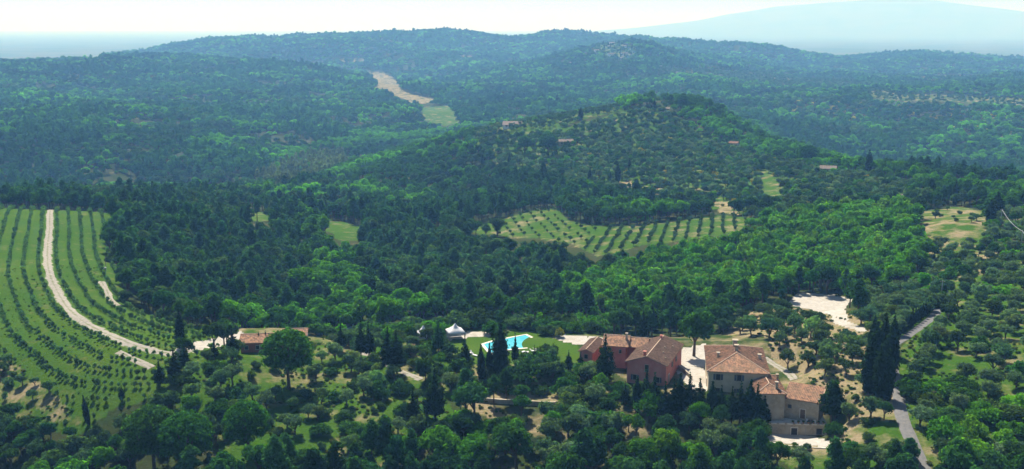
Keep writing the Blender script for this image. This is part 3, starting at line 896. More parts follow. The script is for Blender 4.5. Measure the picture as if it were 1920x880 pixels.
KINDS = ['broadleaf', 'bushy', 'olive', 'young_olive', 'cypress', 'conifer', 'pine', 'stone_pine', 'poplar', 'shrub']
NOMINAL = dict(broadleaf=9.0, bushy=4.6, olive=4.3, young_olive=2.0, cypress=12.4, conifer=11.2, pine=11.9, stone_pine=11.3, poplar=13.2, shrub=1.5)
CROWN = dict(broadleaf=(5.6, 3.4, 3.3), bushy=(2.2, 3.4, 2.2), olive=(2.8, 2.1, 1.6), young_olive=(1.15, 0.75, 0.85), cypress=(6.2, 1.2, 6.2), conifer=(6.5, 2.0, 4.5), pine=(7.7, 2.6, 4.2), stone_pine=(7.6, 5.3, 3.4), poplar=(7.3, 2.0, 5.8), shrub=(0.8, 1.1, 0.8))
NVAR = 6
NEAR = {}      # kind -> list of (trunk mesh, crown mesh)
for ki, k in enumerate(KINDS):
    NEAR[k] = []
    for v in range(NVAR):
        (cv_, cf_), tmb = make_tree(k, 100 + ki * 10 + v, 0)
        NEAR[k].append((tmb.mesh(k + "_trunk", M['bark'], True), mesh_np(k + "_crown", cv_, cf_, [M['leaf']])))
NFAR = 6
# woods: lighter copies of the same shapes, scattered by geometry nodes
PROTO = bpy.data.collections.new("wood_tree_shapes")
PIDX = {}
idx = 0
for lod in (1, 2):
    for ki, k in enumerate(KINDS):
        for v in range(NFAR):
            (cv_, cf_), tmb = make_tree(k, 500 + ki * 10 + v, lod)
            off = len(cv_)
            vs = np.concatenate([cv_, np.array(tmb.v)]) if lod == 1 else cv_
            fs = cf_ + ([tuple(i + off for i in f) for f in tmb.f] if lod == 1 else [])
            mi = [0] * len(cf_) + [1] * (len(fs) - len(cf_))
            pm = mesh_np("shape_%03d" % idx, vs, fs, [M['leaf_far'], M['bark']], False, mi)
            po = bpy.data.objects.new("shape_%03d" % idx, pm)
            PROTO.objects.link(po)
            PIDX[(k, lod, v)] = idx
            idx += 1

def scatter_group():
    g = bpy.data.node_groups.new("wood_scatter", 'GeometryNodeTree')
    g.interface.new_socket("Geometry", in_out='INPUT', socket_type='NodeSocketGeometry')
    g.interface.new_socket("Geometry", in_out='OUTPUT', socket_type='NodeSocketGeometry')
    N = g.nodes; L = g.links
    gi = N.new("NodeGroupInput"); go = N.new("NodeGroupOutput")
    ci = N.new("GeometryNodeCollectionInfo")
    ci.inputs["Collection"].default_value = PROTO
    ci.inputs["Separate Children"].default_value = True
    ci.inputs["Reset Children"].default_value = True
    mp = N.new("GeometryNodeMeshToPoints")
    ip = N.new("GeometryNodeInstanceOnPoints")
    ip.inputs["Pick Instance"].default_value = True
    def attr(nm, t):
        a = N.new("GeometryNodeInputNamedAttribute"); a.data_type = t
        a.inputs["Name"].default_value = nm
        return a.outputs["Attribute"]
    L.new(gi.outputs[0], mp.inputs["Mesh"])
    L.new(mp.outputs[0], ip.inputs["Points"])
    L.new(ci.outputs[0], ip.inputs["Instance"])
    L.new(attr("shape", 'INT'), ip.inputs["Instance Index"])
    e2r = N.new("FunctionNodeEulerToRotation")
    L.new(attr("turn", 'FLOAT_VECTOR'), e2r.inputs[0])
    L.new(e2r.outputs[0], ip.inputs["Rotation"])
    L.new(attr("size", 'FLOAT_VECTOR'), ip.inputs["Scale"])
    L.new(ip.outputs[0], go.inputs[0])
    return g
SCATTER = scatter_group()

def stuff_object(name, pts, shape, turn, size, tint, label, cat):
    me = bpy.data.meshes.new(name)
    n = len(pts)
    if n == 0:
        return
    me.vertices.add(n)
    me.vertices.foreach_set("co", np.asarray(pts, np.float32).ravel())
    a = me.attributes.new("shape", 'INT', 'POINT'); a.data.foreach_set("value", np.asarray(shape, np.int32))
    tv = np.zeros((n, 3), np.float32); tv[:, 2] = turn
    a = me.attributes.new("turn", 'FLOAT_VECTOR', 'POINT'); a.data.foreach_set("vector", tv.ravel())
    a = me.attributes.new("size", 'FLOAT_VECTOR', 'POINT'); a.data.foreach_set("vector", np.asarray(size, np.float32).ravel())
    tc = np.ones((n, 4), np.float32); tc[:, :3] = tint
    a = me.attributes.new("tint", 'FLOAT_COLOR', 'POINT'); a.data.foreach_set("color", tc.ravel())
    me.update()
    o = obj(name, me, kind="stuff", label=label, cat=cat)
    md = o.modifiers.new("scatter", 'NODES')
    md.node_group = SCATTER
    return o
def ribbon(name, w, width, m, lift=0.10, label=None, wob=0.25, seed=0):
    nr = normals(w)
    ss = np.linspace(-0.5, 0.5, 7)
    V = []; Fc = []
    s = np.arange(len(w)) * 1.5
    el = (vnoise(s / 5, s * 0 + seed, seed) - 0.5) * wob * 2
    er = (vnoise(s / 5, s * 0 + seed + 9, seed + 5) - 0.5) * wob * 2
    for j, a in enumerate(ss):
        off = a * width + (el if a < -0.4 else 0) + (er if a > 0.4 else 0)
        p = w + nr * np.reshape(off, (-1, 1)) if np.ndim(off) else w + nr * off
        z = height(p[:, 0], p[:, 1]) + lift - (0.12 if abs(a) > 0.45 else 0)
        V.append(np.column_stack([p, z]))
    V = np.stack(V, 1).reshape(-1, 3)
    k = len(ss)
    for i in range(len(w) - 1):
        for j in range(k - 1):
            Fc.append((i * k + j, (i + 1) * k + j, (i + 1) * k + j + 1, i * k + j + 1))
    me_ = mesh_np(name, V, Fc, [m], True)
    at_ = me_.attributes.new("across", 'FLOAT', 'POINT'); at_.data.foreach_set("value", np.tile(ss, len(w)).astype(np.float32))
    o = obj(name, me_, kind="structure")
    if label: o["label"] = label
    return o
ribbon("track", TRACK, 3.3, M['rut'], 0.12, "pale dirt track curving down through the green orchard", 0.5, 1)
ribbon("lane", LANE, 2.7, M['asphalt'], 0.10, "grey paved lane along the cypresses at the right", 0.2, 2)
ribbon("grove_path", GROVE_PATH, 2.2, M['rut'], 0.08, "narrow tan path beside the right farmhouse", 0.3, 3)
ribbon("gully_track", GULLY_TRACK, 2.6, M['rut'], 0.08, "short worn tan track near the orchard edge", 0.5, 4)
ribbon("farm_track", FARM_TRACK, 2.3, M['rut'], 0.08, "short pale strip of track below the curve", 0.4, 5)
ribbon("back_path", BACK_PATH, 2.4, M['rut'], 0.08, "tan path under the conifers left of the pool", 0.5, 6)

# ------------------------------------------------------------------ planting plan
PL = dict(kind=[], x=[], y=[], s=[], sz=[], tint=[], land=[], label=[], name=[])
TINT = dict(
    oak=(0.030, 0.080, 0.016), oak_dark=(0.026, 0.070, 0.024), oak_grey=(0.040, 0.076, 0.034), bright=(0.056, 0.150, 0.012), lime=(0.086, 0.175, 0.014),
    olive=(0.050, 0.092, 0.048), olive_pale=(0.080, 0.125, 0.072), pine=(0.026, 0.074, 0.026), pine_blue=(0.032, 0.076, 0.044), cypress=(0.020, 0.046, 0.016),
    conifer=(0.020, 0.048, 0.017), stone=(0.036, 0.100, 0.016), poplar=(0.13, 0.16, 0.085), broom=(0.30, 0.25, 0.03), young=(0.075, 0.135, 0.058), shrub=(0.045, 0.080, 0.024), rust=(0.11, 0.10, 0.032))

TINT = {k: tuple(c * (1.55 if k not in ('broom', 'rust', 'poplar', 'cypress', 'conifer') else 1.0) for c in v) for k, v in TINT.items()}

def plant(kind, x, y, s, tint, land, sz=None, label=None, name=None, jitter=0.22):
    f = float(np.clip(RNG.normal(1, jitter), 0.6, 1.6))
    h = RNG.normal(0, 0.08)
    t = TINT[tint] if isinstance(tint, str) else tint
    PL['kind'].append(kind); PL['x'].append(float(x)); PL['y'].append(float(y)); PL['s'].append(float(s)); PL['sz'].append(float(sz if sz else s))
    PL['tint'].append((t[0] * f * (1 + h), t[1] * f, t[2] * f * (1 - h)))
    PL['land'].append(land); PL['label'].append(label); PL['name'].append(name)

HANDS = []
def hand(kind, bx, by, ty, label, tint=None, wide=1.0, name=None):
    """a tree whose foot stands at photo pixel (bx, by) and whose top reaches row ty"""
    x, y, z = ground(bx, by)
    lo, hi = 0.5, 40.0
    for _ in range(30):
        m = (lo + hi) / 2
        if project(x, y, z + m)[1] > ty: lo = m
        else: hi = m
    sc = lo / NOMINAL[kind]
    dt = dict(cypress='cypress', conifer='conifer', stone_pine='stone', broadleaf='oak', olive='olive', bushy='shrub', poplar='poplar', pine='pine', shrub='shrub')
    plant(kind, x, y, sc * wide, tint or dt[kind], 'hand', sc, label, name, 0.06)
    HANDS.append((x, y, CROWN[kind][1] * sc * wide))

hand('stone_pine', 542, 729, 618, "large umbrella pine with domed green crown and bare trunk, left of centre", wide=0.93)
hand('stone_pine', 466, 858, 752, "bright green umbrella pine low in the left foreground with forked trunks", wide=0.85)
hand('stone_pine', 352, 890, 775, "broad green pine at the bottom edge, leftmost of the foreground pines", wide=0.95)
hand('stone_pine', 290, 885, 762, "broad green crown below the dark conifers at the bottom left", 'oak', wide=0.9)
hand('cypress', 339, 652, 578, "tall fat cypress column standing beside the gravel yard entrance", wide=1.15)
hand('cypress', 166, 797, 738, "lone slim cypress leaning at the foot of the orchard", wide=0.95)
hand('conifer', 347, 695, 640, "dark conifer just below the tall fat cypress")
hand('conifer', 328, 716, 648, "dark conifer left of a bare stem below the tall cypress")
hand('conifer', 300, 726, 670, "dark twin-topped conifer at the lower end of the track")
hand('conifer', 229, 752, 720, "small dark conifer at the lower orchard edge")
hand('conifer', 402, 676, 636, "small conical conifer on the grass left of the yard pair")
hand('conifer', 437, 674, 612, "dark conifer pair's larger tree in front of the red outbuilding")
hand('conifer', 486, 655, 620, "slim conifer in front of the red roof, left of two")
hand('conifer', 499, 654, 618, "slim conifer in front of the red roof, right of two")
hand('conifer', 640, 660, 606, "dark conifer left of the path by the pool garden, leftmost of the row")
hand('conifer', 677, 670, 598, "tall conifer with bare stem on the path, second of the row", wide=0.8)
hand('conifer', 692, 673, 600, "tall conifer with bare stem on the path, third of the row", wide=0.8)
hand('conifer', 728, 700, 608, "tall dark conifer above the tan path, left of a close pair", wide=0.85)
hand('conifer', 744, 700, 612, "tall dark conifer above the tan path, right of a close pair", wide=0.85)
hand('conifer', 822, 665, 594, "green conifer in front of the white marquee", 'pine', wide=0.9)
hand('conifer', 816, 793, 680, "largest dark conifer below the pool garden, on twin bare stems", wide=1.0)
hand('conifer', 775, 800, 725, "dark conifer left of the largest one in the foreground")
hand('conifer', 872, 690, 624, "narrow conifer on the lawn left of the pool", wide=0.75)
hand('cypress', 938, 712, 600, "tall broad cypress standing in front of the blue pool", wide=1.35)
hand('cypress', 902, 716, 642, "slim cypress at the left end of the pool", wide=1.0)
hand('cypress', 918, 708, 640, "thin dark cypress between the pool's left end and the tall cypress", wide=0.9)
hand('conifer', 966, 690, 622, "thin conifer crossing the pool right of the tall cypress", wide=0.6)
hand('conifer', 1002, 690, 645, "small dark conifer at the right corner of the pool", wide=0.7)
hand('conifer', 1134, 716, 622, "big dark conifer hiding the left wing of the pink house", wide=0.95)
hand('conifer', 1066, 700, 655, "small conifer on the lawn left of the pink house")
hand('broadleaf', 1301, 668, 572, "round green tree with bare trunk standing in the white courtyard", 'oak', wide=0.88)
_row = [(1194, 772, 703), (1211, 770, 688), (1226, 775, 696), (1274, 778, 698), (1292, 775, 697), (1311, 782, 705), (1334, 788, 712), (1351, 790, 720), (1387, 795, 714), (1405, 797, 708), (1418, 797, 716)]
_ord = ["first", "second", "third", "fourth", "fifth", "sixth", "seventh", "eighth", "ninth", "tenth", "eleventh"]
for i, (a, b, c) in enumerate(_row):
    hand('conifer' if i % 3 else 'cypress', a, b, c, "dark conifer in the row below the two houses, %s from the left" % _ord[i], 'conifer', wide=1.0 if i % 3 else 1.4, name="cypress_tree")
for a, b, c, l in [(1246, 790, 712, "small conifer below the right corner of the pink house"), (1262, 786, 706, "conifer between the pink house and the courtyard trees"), (1371, 796, 722, "small conifer in front of the farmhouse's main wall"), (1432, 806, 740, "small dark conifer at the left end of the stone store"), (1172, 760, 714, "small conifer at the pink house's lower left corner")]:
    hand('conifer', a, b, c, l, wide=1.0)
hand('conifer', 1565, 792, 706, "dark green conifer at the right end of the lower stone wall", 'pine', wide=0.75)
hand('conifer', 1205, 640, 575, "dark conifer behind the pink house roof", wide=0.8)
hand('conifer', 1222, 632, 560, "tall dark conifer in the wood edge behind the pink house", wide=0.8)
_cl = [(1640, 705, 598), (1655, 695, 583), (1667, 715, 600), (1648, 748, 640), (1628, 738, 622), (1662, 750, 650), (1673, 668, 588), (1636, 670, 590)]
for i, (a, b, c) in enumerate(_cl):
    hand('cypress', a, b, c, "dark cypress in the clump beside the paved lane, %s counted from the front" % _ord[[3, 4, 2, 1, 5, 0, 7, 6][i]], wide=1.25)
for i in range(14):
    t = i / 13.0
    hand('cypress', 1688 + 60 * t, 629 - 46 * t, 629 - 46 * t - 30, "small cypress in the avenue along the lane's upper bend, %s from the near end" % (_ord + ["twelfth", "thirteenth", "fourteenth"])[i], wide=1.2)
for a, b, c, l, w in [(1628, 328, 279, "tall dark cypress on the ridge skyline at the right", 1.5), (1790, 385, 336, "dark cypress above the dry field", 1.3), (1868, 414, 358, "dark broad cypress right of the dry field", 2.0), (1856, 420, 372, "shorter dark cypress right of the dry field", 1.9),
                   (1227, 207, 184, "single cypress on top of the middle hill", 1.2), (1106, 347, 312, "cypress on the middle hillside, leftmost of four", 1.3), (1144, 345, 321, "cypress on the middle hillside, second of four", 1.3),
                   (1158, 343, 303, "tall cypress on the middle hillside, third of four", 1.4), (1180, 326, 295, "cypress on the middle hillside, rightmost of four", 1.2), (905, 316, 286, "cypress in the wood on the left flank of the hill", 1.4), (955, 311, 287, "cypress below the big dark pine on the hill", 1.3),
                   (1089, 225, 200, "dark cypress on the upper hill terraces", 1.8), (1375, 266, 240, "cypress above the small farmhouse on the hill", 1.6), (1350, 276, 262, "small cypress left of the hill farmhouse", 1.2), (1362, 276, 261, "small cypress right beside the hill farmhouse", 1.2), (140, 390, 358, "dark cypress at the top end of the orchard track", 1.7)]:
    hand('cypress', a, b, c, l, wide=w)
for a, b, c, l, w in [(1028, 292, 250, "big dark umbrella pine on the middle hill beside a small house", 1.0), (984, 286, 256, "dark umbrella pine left of the bigger one on the hill", 1.0), (1515, 312, 272, "dark umbrella pine on the ridge left of the ridge cypress", 1.0), (1280, 205, 178, "dark umbrella pine crowning the middle hilltop", 1.0)]:
    hand('stone_pine', a, b, c, l, 'pine', wide=w)
hand('broadleaf', 585, 572, 494, "big round leafy tree standing out of the dark valley wood", 'bright', wide=1.35)
hand('broadleaf', 736, 618, 552, "bright green leafy tree behind the conifer row", 'bright', wide=1.0)
hand('broadleaf', 330, 372, 340, "round green tree beyond the top of the pine wood", 'bright', wide=1.4)
hand('poplar', 957, 580, 536, "pale yellowish tree in the wood above the pool", 'poplar', wide=1.7)
hand('bushy', 1016, 694, 652, "dark bushy tree between pool corner and right lawn", 'oak_dark', wide=0.9)
hand('olive', 1036, 716, 676, "grey olive below the right lawn beside the road", 'olive')
hand('bushy', 1060, 722, 690, "green bush at the lower edge of the right lawn", 'oak')
hand('bushy', 862, 700, 668, "dark bush at the lower edge of the left lawn", 'oak_dark')
hand('conifer', 1088, 700, 658, "small dark conifer in front of the pink house's low wing")
hand('bushy', 1106, 706, 672, "green bush in front of the pink house's low wing", 'oak')
hand('bushy', 806, 662, 634, "dark bushy tree in front of the smaller white tent", 'oak')
hand('bushy', 842, 668, 640, "grey-green bushy tree in front of the white marquee", 'oak_grey')
hand('olive', 1020, 700, 668, "round olive on the lawn corner below the pool", 'olive')
hand('bushy', 985, 715, 668, "dense dark bush below the right half of the pool", 'oak_dark')
hand('bushy', 1048, 632, 611, "yellow flowering bush by the white drive", 'broom', wide=0.6)
hand('broadleaf', 968, 885, 786, "big leafy tree in the front wood below the bank", 'oak', wide=1.15)
hand('broadleaf', 820, 885, 800, "bright green tree at the bottom edge, below the largest conifer", 'bright', wide=1.2)
hand('broadleaf', 880, 890, 815, "bright green tree at the bottom edge, beside the big leafy tree", 'bright', wide=1.2)
hand('bushy', 1222, 778, 728, "bright green bushy tree below the pink house", 'bright', wide=0.9)
hand('broadleaf', 1240, 890, 800, "bright light green tree at the bottom edge below the cypress row", 'lime', wide=0.85)
hand('olive', 1338, 862, 806, "round silvery olive alone in the shade below the row of conifers", 'olive_pale', wide=0.85)
hand('olive', 1148, 820, 772, "silvery olive in the front wood below the pink house", 'olive_pale', wide=0.85)
hand('bushy', 1770, 830, 772, "bright green bush on the right side of the lane", 'bright', wide=0.8)
hand('bushy', 1815, 885, 815, "large bright green bush in the bottom right corner", 'lime', wide=1.0)
hand('bushy', 1845, 790, 745, "bright leafy bush on the right slope", 'bright', wide=1.0)
hand('bushy', 390, 452, 428, "light green bush at the right edge of the orchard", 'bright', wide=0.8)

def sector_points(s, d0, d1, rng, u=0.56, jit=0.36):
    """jittered hex-ish points over the viewed sector"""
    x1 = d1 * math.sin(u)
    nx = int(2 * x1 / s); ny = int(d1 / (s * 0.866))
    ax = np.arange(nx); ay = np.arange(ny)
    X, Y = np.meshgrid(ax, ay)
    x = (X + 0.5 * (Y % 2)) * s - x1; y = Y * s * 0.866
    x = x + rng.uniform(-jit, jit, x.shape) * s; y = y + rng.uniform(-jit, jit, y.shape) * s
    x = x.ravel(); y = y.ravel()
    d = np.hypot(x, y)
    k = (d > d0) & (d < d1) & (np.abs(np.arctan2(x, y)) < u)
    return x[k], y[k]

def clear_of_routes(x, y, extra=0.8):
    ok = np.ones(len(x), bool)
    for w, wd in ROUTES:
        ww = w[::2]
        near = (x > ww[:, 0].min() - 6) & (x < ww[:, 0].max() + 6) & (y > ww[:, 1].min() - 6) & (y < ww[:, 1].max() + 6) & ok
        k = np.nonzero(near)[0]
        if len(k):
            d2 = ((x[k, None] - ww[None, :, 0]) ** 2 + (y[k, None] - ww[None, :, 1]) ** 2).min(1)
            ok[k[d2 < (wd / 2 + extra) ** 2]] = False
    return ok
HX = np.array([h[0] for h in HANDS]); HY = np.array([h[1] for h in HANDS]); HR = np.array([min(h[2], 3.5) if h[2] < 5 or h[1] > 500 else 8.0 for h in HANDS])
def clear_of_hand(x, y):
    ok = np.ones(len(x), bool)
    for a, b, r in zip(HX, HY, HR):
        ok &= (x - a) ** 2 + (y - b) ** 2 > (r * 0.75) ** 2
    return ok

# land -> spacing, keep, mix of (kind, weight, scale lo, scale hi, tints)
PLAN = {
    'dark_corner': (4.0, 0.97, [('bushy', 3, 0.75, 1.15, ('oak_grey', 'olive', 'shrub')), ('olive', 3, 0.9, 1.3, ('olive', 'oak_grey')), ('broadleaf', 2, 0.5, 0.75, ('oak', 'oak_dark'))]),
    'fore_grove': (5.3, 0.78, [('olive', 6, 0.75, 1.15, ('olive', 'olive_pale', 'young')), ('bushy', 2, 0.5, 0.95, ('shrub', 'oak_dark', 'oak')), ('shrub', 2, 0.8, 1.6, ('shrub', 'olive'))]),
    'pool_garden': (4.6, 0.85, [('olive', 3, 0.8, 1.2, ('olive', 'olive_pale')), ('bushy', 4, 0.6, 1.0, ('oak', 'shrub', 'oak_grey')), ('broadleaf', 1, 0.5, 0.7, ('oak', 'bright')), ('shrub', 2, 0.9, 1.7, ('shrub',))]),
    'front_wood': (4.7, 0.95, [('broadleaf', 3, 0.5, 0.78, ('oak', 'bright', 'oak_dark')), ('bushy', 4, 0.75, 1.15, ('oak', 'shrub', 'bright')), ('olive', 3, 0.95, 1.35, ('olive', 'olive_pale'))]),
    'right_front': (4.8, 0.6, [('olive', 5, 0.8, 1.25, ('olive', 'olive_pale')), ('bushy', 2, 0.5, 0.8, ('shrub', 'oak')), ('shrub', 3, 0.8, 1.5, ('shrub', 'bright'))]),
    'house_grove': (6.2, 0.85, [('olive', 9, 0.85, 1.3, ('olive', 'olive', 'young', 'oak_grey')), ('shrub', 1, 0.8, 1.4, ('shrub',))]),
    'lane_verge': (5.0, 0.85, [('olive', 9, 0.85, 1.2, ('olive', 'olive_pale'))]),
    'right_slope': (6.0, 0.88, [('olive', 8, 0.85, 1.25, ('olive_pale', 'olive_pale', 'olive')), ('bushy', 2, 0.6, 1.0, ('oak', 'shrub', 'bright'))]),
    'right_terraces': (6.0, 0.8, [('olive', 6, 0.8, 1.2, ('olive_pale', 'olive_pale')), ('bushy', 3, 0.6, 1.1, ('bright', 'shrub', 'oak')), ('broadleaf', 1, 0.5, 0.8, ('oak',))]),
    'dry_field': (9.0, 0.5, [('olive', 2, 0.5, 0.9, ('olive_pale', 'oak_grey')), ('shrub', 2, 0.8, 1.4, ('olive', 'shrub'))]),
    'bright_wood': (5.0, 1.0, [('broadleaf', 8, 0.75, 1.12, ('bright', 'bright', 'lime', 'bright')), ('bushy', 2, 0.9, 1.3, ('bright', 'lime', 'bright'))]),
    'gully': (4.6, 0.75, [('shrub', 5, 0.9, 1.8, ('olive', 'shrub', 'oak_grey')), ('olive', 3, 0.5, 0.9, ('olive', 'young')), ('shrub', 1, 0.7, 1.2, ('broom',))]),
    'lower_strip': (5.0, 0.5, [('young_olive', 3, 0.7, 1.1, ('young',)), ('shrub', 1, 0.5, 0.9, ('shrub',))]),
    'hill_grove': (6.2, 0.86, [('olive', 7, 0.9, 1.4, ('olive', 'olive_pale', 'olive_pale', 'oak_grey')), ('broadleaf', 2, 0.5, 0.85, ('oak', 'oak_dark', 'bright')), ('bushy', 3, 0.8, 1.3, ('oak', 'shrub', 'oak_dark')), ('shrub', 0.5, 1.2, 2.2, ('broom',))]),
    'hill_terraces': (6.5, 0.7, [('olive', 6, 0.8, 1.2, ('olive', 'oak_grey')), ('bushy', 1, 0.7, 1.1, ('oak', 'bright'))]),
    'hill_glade': (12, 0.4, [('olive', 1, 0.8, 1.1, ('olive',))]),
    'hill_bare': (12, 0.4, [('shrub', 1, 1, 1.6, ('shrub', 'broom'))]),
    'hill_bare_b': (9, 0.5, [('olive', 1, 0.8, 1.1, ('olive',)), ('shrub', 1, 1, 2, ('broom', 'shrub'))]),
    'plateau_groves': (8.0, 0.8, [('olive', 5, 1.0, 1.5, ('olive',)), ('broadleaf', 1, 0.7, 1.0, ('oak',))]),
    'plateau_rows': (11.0, 0.8, [('olive', 5, 1.1, 1.6, ('olive', 'oak_dark'))]),
    'far_fields': (16.0, 0.7, [('broadleaf', 2, 0.7, 1.0, ('oak', 'oak_dark'))]),
    'village': (11.0, 0.85, [('broadleaf', 2, 0.6, 1.0, ('oak', 'oak_dark')), ('bushy', 2, 0.9, 1.4, ('oak', 'olive')), ('cypress', 0.6, 0.8, 1.1, ('cypress',))]),
    'house_plot': (6.0, 0.0, []),
}
for nm, (sp_, keep, mix) in PLAN.items():
    if not mix: continue
    L = LAND[LAND_ID[nm]]
    x, y = sector_points(sp_, L[2], L[3], RNG, jit=0.14 if nm in ('right_slope', 'house_grove', 'lane_verge', 'right_terraces', 'hill_terraces') else 0.36)
    z = height(x, y)
    k = (land_at(x, y, z) == LAND_ID[nm]) & (RNG.uniform(size=len(x)) < keep)
    x, y, z = x[k], y[k], z[k]
    k = clear_of_routes(x, y, 0.5) & clear_of_hand(x, y)
    x, y, z = x[k], y[k], z[k]
    w = np.array([q[1] for q in mix], float); w /= w.sum()
    pxs, pys, _ = project(x, y, z)
    # keep sight lines to the pool and the two houses open
    for a, b, pxx, pyy in zip(x, y, pxs, pys):
        q = mix[RNG.choice(len(mix), p=w)]
        if nm == 'right_slope' and pyy > 735 and RNG.uniform() < 0.55:
            q = ('bushy', 1, 0.7, 1.15, ('bright', 'oak', 'lime', 'shrub'))
        if nm == 'pool_garden' and 830 < pxx < 1010 and 650 < pyy < 700:
            q = ('bushy', 1, 0.35, 0.6, ('shrub', 'olive', 'oak_grey', 'oak')) if RNG.uniform() < 0.6 else ('shrub', 1, 0.7, 1.2, ('shrub', 'olive'))
        if nm == 'pool_garden' and pyy < 640:
            q = ('bushy', 1, 0.7, 1.3, ('oak', 'bright', 'oak_grey', 'olive'))
        if nm == 'front_wood' and pyy < 790 and pxx > 1150:
            q = ('bushy', 1, 0.5, 0.8, ('oak', 'shrub', 'olive'))
        s = RNG.uniform(q[2], q[3])
        plant(q[0], a, b, s, q[4][RNG.integers(len(q[4]))], nm, s * RNG.uniform(0.85, 1.12))

# orchard rows follow the track
def rows_along(w, offs, step, land, kind, s0, s1, tint, keep=0.93):
    nr = normals(w)
    # extend both ends so the outer rows run on
    a = w[0] + (w[0] - w[12]) / 12 * np.arange(40, 0, -1)[:, None]
    b = w[-1] + (w[-1] - w[-20]) / 20 * np.arange(1, 60)[:, None]
    w = np.concatenate([a, w, b]); nr = normals(w)
    ker = np.ones(15) / 15
    for c in (0, 1):
        nr[:, c] = np.convolve(np.pad(nr[:, c], 7, mode='edge'), ker, 'valid')
    nr /= np.linalg.norm(nr, axis=1)[:, None]
    for o_ in offs:
        p = w + nr * o_
        s = np.concatenate([[0], np.cumsum(np.linalg.norm(np.diff(p, axis=0), axis=1))])
        t = np.arange(0, s[-1], step)
        t = t + RNG.uniform(-0.3, 0.3, len(t))
        x = np.interp(t, s, p[:, 0]) + RNG.normal(0, 0.15, len(t)); y = np.interp(t, s, p[:, 1]) + RNG.normal(0, 0.15, len(t))
        z = height(x, y)
        k = (land_at(x, y, z) == LAND_ID[land]) & (RNG.uniform(size=len(x)) < keep)
        x, y = x[k], y[k]
        k = clear_of_routes(x, y, 0.6)
        for a_, b_ in zip(x[k], y[k]):
            q = RNG.uniform(s0, s1)
            plant(kind, a_, b_, q, tint, land, q * RNG.uniform(0.85, 1.15))
rows_along(TRACK, [i * 4.7 - 1.7 * np.sign(i) for i in range(-18, 19) if i != 0], 2.0, 'orchard', 'young_olive', 0.66, 1.08, 'young')

# olive field on the middle hill: a planted grid
fx, fy, fz = ground(1180, 440)
for part, ang, sa, sb in ((0, 0.20, 5.5, 4.6), (1, -0.12, 5.8, 11.5)):
    ca_, sa_ = math.cos(ang), math.sin(ang)
    I, J = np.meshgrid(np.arange(-40, 40), np.arange(-45, 45))
    lx = I.ravel() * sa; ly = J.ravel() * sb
    x = fx + lx * ca_ + ly * sa_ + RNG.normal(0, 0.25, lx.shape); y = fy - lx * sa_ + ly * ca_ + RNG.normal(0, 0.25, lx.shape)
    z = height(x, y)
    pxs, pys, _ = project(x, y, z)
    k = land_at(x, y, z) == LAND_ID['mid_field']
    right = pxs + (pys - 440) * 0.9 > 1120
    k &= right if part == 0 else ~right
    for a_, b_ in zip(x[k], y[k]):
        if RNG.uniform() < 0.94:
            q = RNG.uniform(0.36, 0.52)
            plant('olive', a_, b_, q, 'olive' if RNG.uniform() < 0.7 else 'oak_grey', 'mid_field', q * 1.1)

# open woodland everywhere else
def wood(sp_, d0, d1, mul):
    x, y = sector_points(sp_, d0, d1, RNG)
    z = height(x, y)
    px, py, _ = project(x, y, z)
    k = (px > -260) & (px < 2180) & (py < 1000) & (land_at(x, y, z) < 0)
    x, y, z, px, py = x[k], y[k], z[k], px[k], py[k]
    k = clear_of_routes(x, y, 1.5) & (clear_of_hand(x, y) if d1 < 1200 else True)
    return x[k], y[k], z[k], px[k], py[k], mul

